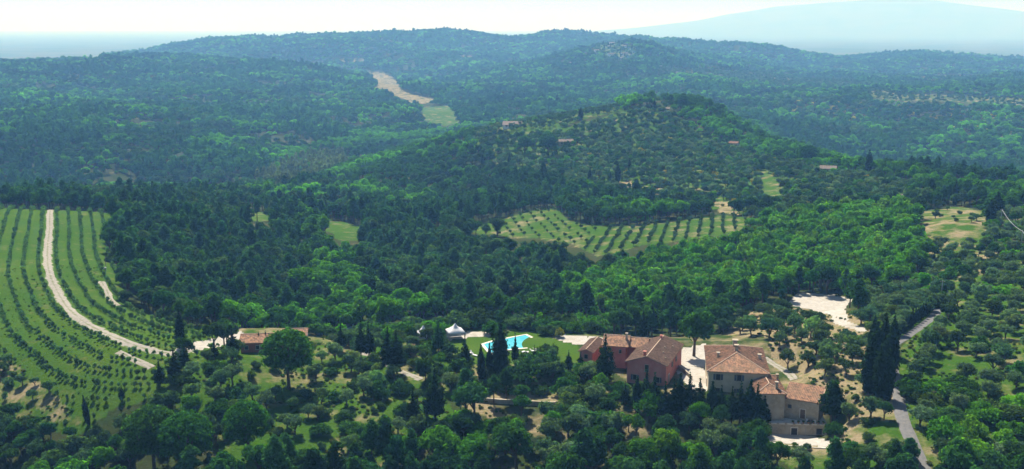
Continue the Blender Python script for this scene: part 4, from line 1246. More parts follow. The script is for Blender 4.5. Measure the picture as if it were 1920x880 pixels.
FAR = dict(pts=[], shape=[], turn=[], size=[], tint=[], px=[], d=[])
TK = {k: np.array(v) for k, v in TINT.items()}
for sp_, d0, d1, mul in ((5.2, 185, 430, 1.0), (5.8, 430, 720, 1.05), (6.6, 720, 1500, 1.05), (9.0, 1500, 2600, 1.35), (13.0, 2600, 5200, 1.9)):
    x, y, z, px, py, mul = wood(sp_, d0, d1, mul)
    n = len(x)
    sp1 = fbm(x / 70, y / 70, 41, 3); sp2 = fbm(x / 38, y / 38, 47, 3); sp3 = fbm(x / 160, y / 160, 53, 3)
    r = RNG.uniform(size=n)
    pinewood = inpoly(px, py, [(195, 375), (300, 345), (470, 350), (560, 420), (560, 500), (620, 600), (470, 620), (380, 610), (240, 560), (215, 430)]) & (d0 < 700)
    darkoak = inpoly(px, py, [(660, 440), (860, 430), (1080, 455), (1100, 500), (1000, 580), (700, 580)]) & (d0 < 700)
    pale_pop = inpoly(px, py, [(470, 345), (560, 300), (640, 285), (660, 310), (600, 340), (520, 365)]) & (d0 > 600)
    broomy = inpoly(px, py, [(1480, 190), (1700, 200), (1960, 215), (1960, 270), (1650, 250), (1480, 230)]) & (d0 > 700)
    greenvalley = inpoly(px, py, [(560, 280), (700, 240), (900, 240), (850, 330), (700, 350), (600, 340)]) & (d0 > 600)
    hilltop = inpoly(px, py, [(1240, 185), (1330, 180), (1420, 235), (1520, 290), (1700, 330), (1920, 360), (1920, 400), (1700, 360), (1500, 320), (1300, 240)]) & (d0 < 1500)
    gap = (fbm(x / 55, y / 55, 83, 3) > 0.67) & (d0 > 400)
    for i in range(n):
        if gap[i] and r[i] < 0.75:
            continue
        if pinewood[i]:
            kind = 'pine' if r[i] < 0.42 else 'broadleaf'
            tn = ('pine', 'pine_blue', 'oak_dark')[int(RNG.integers(3))] if kind == 'pine' else ('oak', 'oak_grey', 'oak_dark')[int(RNG.integers(3))]
            s = RNG.uniform(0.7, 1.2)
        elif pale_pop[i] and r[i] < 0.6:
            kind = 'poplar'; tn = 'poplar'; s = RNG.uniform(0.8, 1.1)
        elif broomy[i] and r[i] < 0.30:
            kind = 'bushy'; tn = 'rust' if r[i] < 0.19 else 'broom'; s = RNG.uniform(0.7, 1.2)
        elif hilltop[i]:
            kind = 'broadleaf' if r[i] < 0.75 else 'bushy'; tn = 'bright' if sp2[i] > 0.47 else 'oak'; s = RNG.uniform(0.7, 1.05)
        elif greenvalley[i]:
            kind = 'broadleaf'; tn = 'bright' if sp2[i] > 0.5 else 'oak'; s = RNG.uniform(0.7, 1.1)
        elif darkoak[i]:
            kind = 'broadleaf' if r[i] < 0.8 else 'pine'; tn = 'oak_dark' if r[i] < 0.3 else ('oak_grey' if r[i] < 0.7 else 'pine_blue'); s = RNG.uniform(0.75, 1.25)
        else:
            if sp1[i] > 0.56:
                kind = 'pine' if r[i] < 0.4 else 'broadleaf'; tn = 'pine' if r[i] < 0.3 else ('oak_dark' if r[i] < 0.7 else 'oak')
            else:
                kind = 'broadleaf' if r[i] < 0.8 else 'bushy'
                tn = 'oak_grey' if sp2[i] < 0.42 else ('oak' if sp2[i] < 0.56 else 'bright')
                if r[i] < 0.18: tn = 'oak_dark'
            s = RNG.uniform(0.6, 1.25) * (0.85 if d0 < 330 else 1.0) * (0.8 + 0.45 * sp3[i])
        if d1 <= 720:
            plant(kind, x[i], y[i], s, tn, 'wood', s * RNG.uniform(0.85, 1.15))
        else:
            f = np.clip(RNG.normal(1, 0.22), 0.55, 1.6) * (1.0 + 1.1 * (sp3[i] - 0.5) + 0.8 * (sp2[i] - 0.5)) * 1.25
            FAR['pts'].append((x[i], y[i], z[i])); FAR['shape'].append(PIDX[(kind, 1 if d1 <= 1500 else 2, int(RNG.integers(NFAR)))])
            FAR['turn'].append(RNG.uniform(0, 6.28)); q = s * mul; a_ = RNG.uniform(0.8, 1.25); FAR['size'].append((q * a_, q / a_, q * RNG.uniform(0.8, 1.1) / (mul ** 0.5)))
            FAR['tint'].append(TK[tn] * f); FAR['px'].append(px[i]); FAR['d'].append(math.hypot(x[i], y[i]))

# ------------------------------------------------------------------ sight lines: growth in front of open ground, roofs and the pool is low or absent
OPEN = ['court', 'court_path', 'yard', 'drive', 'mid_field', 'meadow_left', 'meadow_mid', 'valley_tan', 'valley_green', 'far_tan', 'hill_glade', 'hill_bare', 'dry_field', 'hill_terraces', 'plateau_rows', 'orchard']
OPEN_POLY = [(LAND[LAND_ID[q]][1], LAND[LAND_ID[q]][2] * 1.12, q) for q in OPEN]
OPEN_POLY += [([(905, 642), (985, 626), (1002, 636), (1000, 655), (965, 656), (928, 664)], 285, 'pool'), ([(1140, 616), (1215, 625), (1245, 628), (1280, 645), (1272, 700), (1245, 715), (1180, 705), (1150, 690)], 262, 'pink'),
              ([(1322, 638), (1434, 640), (1450, 690), (1475, 705), (1540, 750), (1556, 820), (1440, 812), (1425, 760), (1325, 715)], 245, 'farm'), ([(836, 612), (875, 612), (875, 634), (836, 634)], 290, 'tent'), ([(450, 615), (575, 612), (572, 640), (450, 648)], 290, 'left'),
              ([(1676, 648), (1690, 626), (1720, 600), (1755, 578), (1768, 596), (1740, 615), (1692, 648)], 310, 'bend'), ([(1090, 634), (1126, 634), (1112, 664), (1090, 664)], 270, 'wing')]
def blocks_view(x, y, z, top):
    out_ = np.zeros(len(x), bool)
    d = np.hypot(x, y)
    for fr in (0.45, 0.92):
        px, py, _ = project(x, y, z + top * fr)
        for poly, d0, nm in OPEN_POLY:
            q = np.array(poly)
            cxm, cym = q.mean(0)
            # distance of the open ground itself
            m = inpoly(px, py, poly)
            if m.any():
                k = np.nonzero(m)[0]
                lg = LAND_ID.get(nm, -9)
                out_[k[(d[k] < OPEN_D[nm])]] = True
    return out_
OPEN_D = {}
for poly, d0, nm in OPEN_POLY:
    q = np.array(poly).mean(0)
    OPEN_D[nm] = d0 if nm in ('pool', 'pink', 'farm', 'tent', 'left', 'wing', 'bend') else math.hypot(*ground(q[0], q[1])[:2]) * 1.02
OPEN_D['orchard'] = 262; 
_x = np.array(PL['x']); _y = np.array(PL['y']); _top = np.array([NOMINAL[k] * s for k, s in zip(PL['kind'], PL['sz'])])
_bad = blocks_view(_x, _y, height(_x, _y), _top)
_own = np.isin(np.array(PL['land']), OPEN)
_keep = ~(_bad & ~_own) | np.array([l is not None for l in PL['label']])
for k in PL: PL[k] = [v for v, q in zip(PL[k], _keep) if q]
print("cleared for views", int((~_keep).sum()))
_fp = np.array(FAR['pts'])
_bad = blocks_view(_fp[:, 0], _fp[:, 1], _fp[:, 2], np.full(len(_fp), 9.0))
for k in FAR: FAR[k] = [v for v, q in zip(FAR[k], ~_bad) if q]

# ------------------------------------------------------------------ which trees show largest
PK = np.array(PL['kind']); PX = np.array(PL['x']); PY = np.array(PL['y']); PS = np.array(PL['s']); PSZ = np.array(PL['sz'])
PZ = height(PX, PY) - 0.05
PT = np.array(PL['tint']); PLAND = np.array(PL['land'])
PD = np.hypot(PX, PY)
HAND = np.array([l is not None for l in PL['label']])
cz_ = np.array([CROWN[k][0] for k in PK]) * PSZ; cr_ = np.array([CROWN[k][1] for k in PK]) * PS; ch_ = np.array([CROWN[k][2] for k in PK]) * PSZ
qx, qy, qf = project(PX, PY, PZ + cz_)
hw = F * cr_ / qf; hh = F * (ch_ * 0.95 + cr_ * 0.3) / qf
# sight line over the ground
los = np.ones(len(PX), bool)
for t in np.linspace(0.3, 0.985, 26):
    zs = CAM_Z + (PZ + cz_ + ch_ * 0.5 - CAM_Z) * t
    los &= height(PX * t, PY * t) < zs + 0.5
B = 2
W_, H_ = 1920 // B, 880 // B
zb = np.zeros((H_, W_), bool)
seen = np.zeros(len(PX))
for i in np.argsort(PD):
    if not los[i] or PD[i] > 1300:
        continue
    x0 = int((qx[i] - hw[i]) / B); x1 = int((qx[i] + hw[i]) / B) + 1; y0 = int((qy[i] - hh[i]) / B); y1 = int((qy[i] + hh[i]) / B) + 1
    x0 = max(x0, 0); y0 = max(y0, 0); x1 = min(x1, W_); y1 = min(y1, H_)
    if x1 <= x0 or y1 <= y0:
        continue
    yy, xx = np.mgrid[y0:y1, x0:x1]
    e = ((xx * B - qx[i]) / max(hw[i], 1)) ** 2 + ((yy * B - qy[i]) / max(hh[i], 1)) ** 2 <= 0.8
    sub = zb[y0:y1, x0:x1]
    seen[i] = (e & ~sub).sum() * B * B
    sub |= e

TREE_NAME = dict(broadleaf='broadleaf_tree', bushy='bushy_tree', olive='olive_tree', young_olive='young_olive_tree', cypress='cypress_tree', conifer='conifer_tree', pine='pine_tree', stone_pine='umbrella_pine', poplar='poplar_tree', shrub='shrub')
NOUN = dict(broadleaf='leafy tree', bushy='bushy tree', olive='olive tree', young_olive='young olive', cypress='cypress', conifer='conifer', pine='pine tree', stone_pine='umbrella pine', poplar='pale poplar', shrub='shrub')
WHERE = dict(dark_corner="in the dark thicket at the bottom left", fore_grove="on the slope round the umbrella pine", pool_garden="in the garden around the pool", front_wood="in the shaded wood at the bottom centre",
             right_front="on the bank between store and lane", house_grove="on tan soil between farmhouse and lane", lane_verge="behind the avenue at the lane bend", right_slope="on the slope right of the lane",
             right_terraces="on the terraces at the right edge", dry_field="on the dry tan field at the right", bright_wood="in the wood above the white clearing", gully="on the brown bank below the orchard",
             lower_strip="on the grass strip under the orchard", hill_grove="on the open middle hillside", hill_terraces="on the upper terraces of the middle hill", hill_glade="in the glade on the ridge", hill_bare="on the bare patch of the hill",
             hill_bare_b="by the bare soil on the middle hill", plateau_groves="on the far plateau", plateau_rows="on the far right plateau", far_fields="by the far fields", village="by the hill village", orchard="in the rows of the orchard", mid_field="in the planted field on the hill")

def where(i):
    l = PLAND[i]
    if l == 'wood':
        p = qx[i]
        if p < 240: return "beyond the top of the orchard" if qy[i] < 420 else "in the gully wood at the left edge"
        if p < 560: return "in the wood beside the orchard"
        if p < 860: return "in the dark central valley wood"
        if p < 1100: return "in the wood between pool and hill field"
        if p < 1450: return "in the wood behind the two houses"
        return "in the wood along the right ridge"
    if l == 'orchard':
        return "in orchard rows left of track" if left_of_track[i] else "in orchard rows right of track"
    return WHERE[l]
tw = TRACK[::3]
kk = np.argmin((PX[:, None] - tw[None, :, 0]) ** 2 + (PY[:, None] - tw[None, :, 1]) ** 2, axis=1)
left_of_track = PX < tw[kk, 0]

single = HAND.copy()
for k in KINDS:
    c = np.nonzero((PK == k) & ~HAND & (seen > 30))[0]
    c = c[np.argsort(-seen[c])][:max(0, 298 - int((HAND & (PK == k)).sum()))]
    single[c] = True
    PK_sorted = None

TONE = PT.sum(1)
LAB = {}; NAMES = {}; GRP = {}
S_IDX = np.nonzero(single)[0]
for i in S_IDX:
    k = PK[i]
    nm = PL['name'][i] or TREE_NAME[k]
    grp = None
    if PL['label'][i]:
        lab = PL['label'][i]
        if 'row below' in lab: grp = "conifer row below the houses"
        elif 'avenue' in lab: grp = "cypress avenue along the lane"
        elif 'clump beside' in lab: grp = "cypress clump by the lane"
    else:
        same = (PK == k) & single & ~HAND
        md = np.median(TONE[same]); ms = np.median(PSZ[same])
        yellow = PT[i][0] > 0.15
        tone = "yellow" if yellow else ("pale" if TONE[i] > md * 1.18 else ("dark" if TONE[i] < md * 0.85 else "green"))
        size = "large" if PSZ[i] > ms * 1.12 else ("small" if PSZ[i] < ms * 0.88 else "middling")
        w_ = where(i)
        lab = "%s %s %s %s" % (size, tone, 'broom bush' if yellow else NOUN[k], w_)
        grp = "%ss %s" % (NOUN[k], w_)
        if yellow: nm = 'broom_bush'
    LAB[i] = lab; NAMES[i] = nm; GRP[i] = grp
# tell look-alikes apart by where they stand within their grove
ORDW = ["leftmost", "second from left", "third from left", "fourth from left", "fifth from left", "sixth from left", "seventh from left", "eighth from left", "ninth from left", "tenth from left"]
def regroup(fn):
    by = {}
    for i in S_IDX:
        by.setdefault(LAB[i], []).append(i)
    for lab, ids in by.items():
        if len(ids) > 1 and PL['label'][ids[0]] is None:
            fn(lab, ids)
def cell(lab, ids):
    xs = qx[ids]; ys = qy[ids]
    x0, x1 = np.quantile(xs, [1 / 3, 2 / 3]); y0 = np.median(ys)
    if len(ids) <= 4:
        return
    for i in ids:
        LAB[i] = lab + ", " + ("upper" if qy[i] < y0 else "lower") + " " + ("left" if qx[i] < x0 else ("right" if qx[i] > x1 else "centre"))
def ordinal(lab, ids):
    ids = sorted(ids, key=lambda i: qx[i])
    for n_o, i in enumerate(ids):
        if n_o < len(ORDW):
            LAB[i] = lab + ", " + ORDW[n_o] if n_o < len(ids) - 1 or len(ids) < 3 else lab + ", rightmost"
regroup(cell); regroup(ordinal)
for i in S_IDX:
    k = PK[i]
    v = int(RNG.integers(NVAR))
    nm = NAMES[i]; lab = LAB[i]; grp = GRP[i]
    while len(lab.split()) > 16: lab = lab.split(" ", 1)[1]
    root = thing(nm, (PX[i], PY[i], PZ[i]), float(RNG.uniform(0, 6.28)), lab, 'bush' if k == 'shrub' or 'bush' in nm and k != 'bushy' else 'tree', grp)
    asp = float(RNG.uniform(0.84, 1.18)) if k in ('broadleaf', 'bushy', 'olive', 'shrub', 'pine') else 1.0
    root.scale = (PS[i] * asp, PS[i] / asp, PSZ[i])
    if lab.startswith("lone slim cypress leaning"):
        root.rotation_euler = (0, math.radians(-6), 0)
    tr = bpy.data.objects.new("trunk", NEAR[k][v][0]); COL.objects.link(tr); tr.parent = root
    cr = bpy.data.objects.new("crown", NEAR[k][v][1]); COL.objects.link(cr); cr.parent = root
    cr.color = (*PT[i], 1)

ASP = RNG.uniform(0.82, 1.2, len(PX))
# the rest of the planting as masses nobody could count
def mass(name, idx_, label, cat):
    if len(idx_) == 0: return
    sh = [PIDX[(PK[i], 1 if PD[i] < 1500 else 2, int(RNG.integers(NFAR)))] for i in idx_]
    stuff_object(name, np.stack([PX, PY, PZ], 1)[idx_], sh, RNG.uniform(0, 6.28, len(idx_)), np.stack([PS * ASP, PS / ASP, PSZ], 1)[idx_], PT[idx_], label, cat)
rest = ~single
mass("orchard_rows", np.nonzero(rest & (PLAND == 'orchard'))[0], "remaining small olives filling the orchard rows", "orchard")
mass("hill_field_olives", np.nonzero(rest & (PLAND == 'mid_field'))[0], "remaining olives of the planted field on the middle hill", "grove")
mass("hill_groves", np.nonzero(rest & np.isin(PLAND, ['hill_grove', 'hill_terraces', 'hill_glade', 'hill_bare', 'hill_bare_b']))[0], "scattered groves and scrub covering the middle hill", "grove")
mass("plateau_groves", np.nonzero(rest & np.isin(PLAND, ['plateau_groves', 'plateau_rows', 'far_fields', 'village']))[0], "far groves on the plateau and village hill", "grove")
mass("valley_wood", np.nonzero(rest & np.isin(PLAND, ['wood', 'bright_wood']))[0], "dense green wood filling the valley behind the houses", "wood")
mass("undergrowth", np.nonzero(rest & ~np.isin(PLAND, ['wood', 'bright_wood', 'orchard', 'mid_field', 'hill_grove', 'hill_terraces', 'hill_glade', 'hill_bare', 'hill_bare_b', 'plateau_groves', 'plateau_rows', 'far_fields', 'village']))[0], "half-hidden olives and bushes filling the near slopes", "bushes")
for k in FAR: FAR[k] = np.array(FAR[k])
for nm, sel, lab in (("left_hill_wood", (FAR['d'] < 2600) & (FAR['px'] < 800), "blue-green wood covering the hills at the left"),
                     ("right_hill_wood", (FAR['d'] < 2600) & (FAR['px'] >= 800), "blue-green wood on the slopes behind the middle hill"),
                     ("far_hill_wood", FAR['d'] >= 2600, "hazy wood on the far hills along the skyline")):
    stuff_object(nm, FAR['pts'][sel], FAR['shape'][sel], FAR['turn'][sel], FAR['size'][sel], FAR['tint'][sel], lab, "wood")

# tufts of long grass and weeds on the near slopes
x, y = sector_points(1.9, 190, 400, RNG, 0.52)
z = height(x, y)
la = land_at(x, y, z)
okl = [LAND_ID[q] for q in ('orchard', 'gully', 'lower_strip', 'fore_grove', 'pool_garden', 'right_front', 'right_slope', 'right_terraces', 'house_grove', 'lane_verge', 'front_wood', 'bank')]
k = np.isin(la, okl) & clear_of_routes(x, y, 0.2) & (fbm(x / 9, y / 9, 77, 3) > 0.47) & (RNG.uniform(size=len(x)) < np.where(la == LAND_ID['orchard'], 0.35, 0.8))
x, y, z, la = x[k], y[k], z[k], la[k]
n = len(x)
tt = np.array([(0.055, 0.120, 0.016), (0.08, 0.135, 0.02), (0.12, 0.135, 0.04), (0.035, 0.085, 0.014)])[RNG.integers(0, 4, n)] * RNG.uniform(0.8, 1.25, (n, 1))
sc_ = RNG.uniform(0.18, 0.5, n) * np.where(la == LAND_ID['orchard'], 0.55, 1)
stuff_object("grass_tufts", np.stack([x, y, z], 1), [PIDX[('shrub', 2, int(q))] for q in RNG.integers(0, 3, n)], RNG.uniform(0, 6.28, n),
             np.stack([sc_ * 1.3, sc_ * 1.3, sc_ * 0.7], 1), tt, "tufts of long grass and weeds on the near slopes", "grass")
print("plants", len(PX), "single", int(single.sum()), {k: int((single & (PK == k)).sum()) for k in KINDS}, "far", len(FAR['d']))
# ------------------------------------------------------------------ buildings
class Frame:
    """local axes of a block: x to the right along the front eave, y away from the camera (azimuth az), z up; origin = front left corner on the ground"""
    def __init__(s, x, y, z, az):
        s.o = Vector((x, y, z)); s.az = az
        s.ex = Vector((math.cos(az), -math.sin(az), 0)); s.ey = Vector((math.sin(az), math.cos(az), 0))
    def w(s, p):
        return s.o + s.ex * p[0] + s.ey * p[1] + Vector((0, 0, p[2]))

def part_mesh(name, mb, m, fr, root, parent=None, smooth=False):
    """mesh given in a block's local axes -> child of the building"""
    rl = root.location
    vs = [tuple(fr.w(v) - rl) for v in mb.v]
    o = obj(name, mesh_np(name, vs, mb.f, [m], smooth), parent or root)
    return o

def roof_plane(mb_slab, mb_tile, poly, spacing=0.36, th=0.12, seg=1.1, tw=0.20, thh=0.10):
    """poly: convex, first edge = eave (left to right seen from outside). adds a slab and rows of barrel tiles"""
    P = [Vector(p) for p in poly]
    e = (P[1] - P[0]).normalized()
    n = e.cross(P[2] - P[1])
    if n.length < 1e-5: n = e.cross(P[-1] - P[0])
    n.normalize()
    if n.z < 0: n = -n
    u = n.cross(e).normalized()
    if u.z < 0: u = -u
    k = len(P)
    mb_slab.add([tuple(p) for p in P] + [tuple(p - Vector((0, 0, th))) for p in P],
                [tuple(range(k)), tuple(range(2 * k - 1, k - 1, -1))] + [(i, k + i, k + (i + 1) % k, (i + 1) % k) for i in range(k)])
    q = [((p - P[0]).dot(e), (p - P[0]).dot(u)) for p in P]
    x0 = min(a for a, b in q); x1 = max(a for a, b in q)
    t = x0 + spacing * 0.5
    while t < x1:
        ys = []
        for i in range(k):
            a, b = q[i], q[(i + 1) % k]
            if (a[0] - t) * (b[0] - t) <= 0 and abs(a[0] - b[0]) > 1e-6:
                ys.append(a[1] + (b[1] - a[1]) * (t - a[0]) / (b[0] - a[0]))
        if len(ys) >= 2:
            y0, y1 = min(ys) - 0.05, max(ys)
            y = y0
            while y < y1 - 0.08:
                ye = min(y1, y + seg * random.uniform(0.7, 1.3))
                vs = []
                for yy, lift in ((y, 0.035), (ye, 0.0)):
                    for dx, dz in ((-tw / 2, 0.0), (-tw / 4, thh * 0.85), (tw / 4, thh * 0.85), (tw / 2, 0.0)):
                        vs.append(tuple(P[0] + e * (t + dx) + u * yy + n * (dz + lift + 0.004)))
                mb_tile.add(vs, [(0, 1, 5, 4), (1, 2, 6, 5), (2, 3, 7, 6), (0, 3, 2, 1)])
                y = ye
        t += spacing

def chimney(fr, root, roof, x, y, z, w=0.55, h=1.3, m='stone', cap=True):
    mb = MB().box(x - w / 2, x + w / 2, y - w / 2, y + w / 2, z - 1.2, z + h)
    if cap:
        mb.box(x - w * 0.7, x + w * 0.7, y - w * 0.7, y + w * 0.7, z + h + 0.22, z + h + 0.34)
        for a in (-1, 1):
            for b in (-1, 1):
                mb.box(x + a * w * 0.4 - 0.07, x + a * w * 0.4 + 0.07, y + b * w * 0.4 - 0.07, y + b * w * 0.4 + 0.07, z + h, z + h + 0.22)
    part_mesh("chimney", mb, M[m], fr, root, roof)

def window(fr, root, x, z, w, h, face='front', width=0, depth=0, shut=True, name="window"):
    """opening dressing: pane coloured dark to read as a recess, set in a frame, with sill and shutters, on one face of a block"""
    def tr(mb):
        o = MB()
        vs = []
        for (a, b, c) in mb.v:      # a along face, b outward, c up
            if face == 'front': vs.append((a, -b, c))
            elif face == 'left': vs.append((-b, a, c))
            elif face == 'right': vs.append((width + b, a, c))
        o.v = vs; o.f = mb.f
        return o
    p = part_mesh(name, tr(MB().box(x - w / 2, x + w / 2, 0.004, 0.03, z, z + h)), M['dark'], fr, root)
    f = MB()
    f.box(x - w / 2 - 0.08, x - w / 2, 0.005, 0.10, z - 0.02, z + h + 0.12); f.box(x + w / 2, x + w / 2 + 0.08, 0.005, 0.10, z - 0.02, z + h + 0.12)
    f.box(x - w / 2, x + w / 2, 0.005, 0.10, z + h, z + h + 0.12)
    part_mesh("frame", tr(f), M['stone'], fr, root, p)
    part_mesh("sill", tr(MB().box(x - w / 2 - 0.2, x + w / 2 + 0.2, 0.005, 0.2, z - 0.1, z - 0.022)), M['stone'], fr, root, p)
    if shut:
        for s in (-1, 1):
            mb = MB(); xc = x + s * (w / 2 + 0.09 + w * 0.26)
            mb.box(xc - w * 0.25, xc + w * 0.25, 0.005, 0.06, z, z + h)
            for i in range(5):
                zz = z + h * (i + 0.5) / 5
                mb.box(xc - w * 0.21, xc + w * 0.21, 0.061, 0.075, zz - 0.06, zz + 0.06)
            part_mesh("shutter", tr(mb), M['shutter'], fr, root, p)
    return p

def door(fr, root, x, z, w, h, face='front', width=0, m='dark'):
    def tr(mb):
        o = MB(); o.f = mb.f
        for (a, b, c) in mb.v:
            o.v.append((a, -b, c) if face == 'front' else ((-b, a, c) if face == 'left' else (width + b, a, c)))
        return o
    p = part_mesh("door", tr(MB().box(x - w / 2, x + w / 2, 0.004, 0.05, z, z + h)), M[m], fr, root)
    f = MB().box(x - w / 2 - 0.15, x - w / 2, 0.005, 0.12, z, z + h + 0.15).box(x + w / 2, x + w / 2 + 0.15, 0.005, 0.12, z, z + h + 0.15).box(x - w / 2, x + w / 2, 0.005, 0.12, z + h, z + h + 0.15)
    part_mesh("frame", tr(f), M['coping'], fr, root, p)
    part_mesh("handle", tr(MB().box(x + w * 0.32, x + w * 0.38, 0.051, 0.09, z + 0.95, z + 1.05)), M['metal'], fr, root, p)

def block(root, fr, W, D, ze, wall, tile, roof='gable', pitch=0.34, oh=0.45, ridge_trim=True, base=-2.0):
    """walls with a tiled roof. returns the roof part and the ridge height"""
    mb = MB()
    rt = MB(); tl = MB(); rd = MB()
    a, b, c, d = -oh, W + oh, -oh, D + oh
    zo = ze - oh * pitch
    if roof == 'hip':
        h = (W / 2 + oh) * pitch; zr = zo + h
        r0 = (W / 2, -oh + (W / 2 + oh), zr); r1 = (W / 2, D + oh - (W / 2 + oh), zr)
        mb.prism([(0, 0), (W, 0), (W, D), (0, D)], base, ze - 0.12)
        planes = [[(a, c, zo), (b, c, zo), r0], [(b, c, zo), (b, d, zo), r1, r0], [(b, d, zo), (a, d, zo), r1], [(a, d, zo), (a, c, zo), r0, r1]]
        for p0, p1 in (((a, c, zo), r0), ((b, c, zo), r0), ((b, d, zo), r1), ((a, d, zo), r1), (r0, r1)):
            rd.bar((p0[0], p0[1], p0[2] + 0.1), (p1[0], p1[1], p1[2] + 0.1), 0.17, 0.13, 6)
    elif roof == 'gable':          # ridge runs away from the camera
        zr = zo + (W / 2 + oh) * pitch; m_ = W / 2; zt = ze + W / 2 * pitch - 0.14
        mb.add([(0, 0, base), (W, 0, base), (W, 0, ze - 0.14), (m_, 0, zt), (0, 0, ze - 0.14), (0, D, base), (W, D, base), (W, D, ze - 0.14), (m_, D, zt), (0, D, ze - 0.14)],
               [(0, 1, 2, 3, 4), (5, 9, 8, 7, 6), (1, 6, 7, 2), (0, 4, 9, 5), (2, 7, 8, 3), (4, 3, 8, 9)])
        planes = [[(b, c, zo), (b, d, zo), (m_, d, zr), (m_, c, zr)], [(a, d, zo), (a, c, zo), (m_, c, zr), (m_, d, zr)]]
        rd.bar((m_, c, zr + 0.08), (m_, d, zr + 0.08), 0.17, 0.13, 6)
    elif roof == 'cross':          # ridge runs left to right
        zr = zo + (D / 2 + oh) * pitch; m_ = D / 2; zt = ze + D / 2 * pitch - 0.14
        mb.add([(0, 0, base), (0, D, base), (0, D, ze - 0.14), (0, m_, zt), (0, 0, ze - 0.14), (W, 0, base), (W, D, base), (W, D, ze - 0.14), (W, m_, zt), (W, 0, ze - 0.14)],
               [(0, 4, 3, 2, 1), (5, 6, 7, 8, 9), (0, 5, 9, 4), (1, 2, 7, 6), (4, 9, 8, 3), (3, 8, 7, 2)])
        planes = [[(a, c, zo), (b, c, zo), (b, m_, zr), (a, m_, zr)], [(b, d, zo), (a, d, zo), (a, m_, zr), (b, m_, zr)]]
        rd.bar((a, m_, zr + 0.08), (b, m_, zr + 0.08), 0.17, 0.13, 6)
    else:                          # shed: rises away from the camera
        zr = zo + (D + 2 * oh) * pitch; zb = ze + D * pitch
        mb.add([(0, 0, base), (W, 0, base), (W, D, base), (0, D, base), (0, 0, ze - 0.14), (W, 0, ze - 0.14), (W, D, zb - 0.14), (0, D, zb - 0.14)],
               [(0, 3, 2, 1), (4, 5, 6, 7), (0, 1, 5, 4), (1, 2, 6, 5), (2, 3, 7, 6), (3, 0, 4, 7)])
        planes = [[(a, c, zo), (b, c, zo), (b, d, zr), (a, d, zr)]]
        rd.bar((b, c, zo + 0.07), (b, d, zr + 0.07), 0.15, 0.12, 6)
    part_mesh("wall", mb, M[wall], fr, root)
    for p in planes:
        roof_plane(rt, tl, p)
    ro = part_mesh("roof", rt, M[tile], fr, root)
    t_ = part_mesh("roof_tiles", tl, M[tile], fr, root, ro)
    t_["kind"] = "stuff"
    part_mesh("ridge", rd, M['trim'], fr, root, ro)
    # gutter along the front eave
    if roof in ('hip', 'cross', 'shed'):
        part_mesh("gutter", MB().bar((a, c - 0.06, zo - 0.08), (b, c - 0.06, zo - 0.08), 0.09, 0.07, 6), M['wood'], fr, root, ro)
    return ro, zr

# --- right-hand farmhouse: hipped main house, lower front block, lean-to
x1, y1 = at_z(1329, 694, 7.0)
FARM = thing("farmhouse", (x1, y1, 0), 0, "cream farmhouse with hipped clay tile roofs at the right, beside the courtyard", "house")
fa = Frame(x1, y1, 0, math.radians(8.5))
r_, zr = block(FARM, fa, 13.4, 19.0, 7.0, 'cream', 'tile', 'hip', 0.36)
chimney(fa, FARM, r_, 6.7, 8.4, zr - 0.1, 0.8, 1.2); chimney(fa, FARM, r_, 6.6, 12.2, zr - 0.1, 1.0, 1.3); chimney(fa, FARM, r_, 2.4, 7.6, 7.7, 0.6, 1.0); chimney(fa, FARM, r_, 12.2, 8.8, 7.3, 0.7, 1.0)
for xx in (2.2, 7.0): window(fa, FARM, xx, 4.7, 1.0, 1.4)
for xx in (2.2, 7.0): window(fa, FARM, xx, 1.2, 1.0, 1.5)
for yy in (3.5, 8.0, 12.5): window(fa, FARM, yy, 4.6, 1.0, 1.4, 'left')
door(fa, FARM, 8.0, 0.0, 1.3, 2.3, 'left', m='wood')
x2, y2 = at_z(1421, 736, 5.0)
fb = Frame(x2, y2, 0, math.radians(3.0))
r_, zr = block(FARM, fb, 6.0, 12.0, 5.0, 'stone', 'tile', 'hip', 0.36)
chimney(fb, FARM, r_, 4.4, 1.6, 5.6, 0.55, 1.1); chimney(fb, FARM, r_, 6.0, 9.0, 5.1, 0.5, 0.9)
window(fb, FARM, 1.6, 2.6, 0.7, 0.9, shut=False)
x3, y3 = at_z(1471, 744, 3.4)
x3b, y3b = at_z(1536, 756, 3.2)
ang3 = math.atan2(-(y3b - y3), x3b - x3)
fc = Frame(x3, y3, -1.0, ang3)
L3 = math.hypot(x3b - x3, y3b - y3)
r_, zr = block(FARM, fc, L3, 5.6, 4.3, 'stone', 'tile', 'shed', 0.30, 0.3)
chimney(fc, FARM, r_, L3 - 0.2, 0.6, 4.4, 0.4, 0.5, cap=False)
window(fc, FARM, 1.3, 1.9, 0.8, 0.9, shut=False)
door(fc, FARM, L3 * 0.55, 0.0, 1.1, 2.1, m='wood')

# --- terrace with the lower stone store in front of it
tx, ty = at_z(1441, 795, -1.7); tx2, ty2 = at_z(1552, 798, -1.7)
angt = math.atan2(-(ty2 - ty), tx2 - tx)
ft = Frame(tx, ty, -4.4, angt)
LT = math.hypot(tx2 - tx, ty2 - ty)
TER = thing("stone_terrace", (tx, ty, -4.4), 0, "low stone store under the terrace, with a dark doorway facing the drive", "terrace")
part_mesh("wall", MB().box(0, LT, 0, 5.0, -1.5, 2.7), M['stone'], ft, TER)
part_mesh("paving", MB().box(-0.05, LT + 0.05, 0.35, 5.4, 2.705, 2.80), M['coping'], ft, TER)
cop = MB()
nb = 22
for i in range(nb):
    xa = LT * i / nb
    part_mesh("coping_stone", MB().box(xa + 0.02, xa + LT / nb - 0.02, -0.08, 0.34, 2.702, 2.86 + 0.10 * random.random()), M['coping'] if i % 3 else M['stone'], ft, TER)
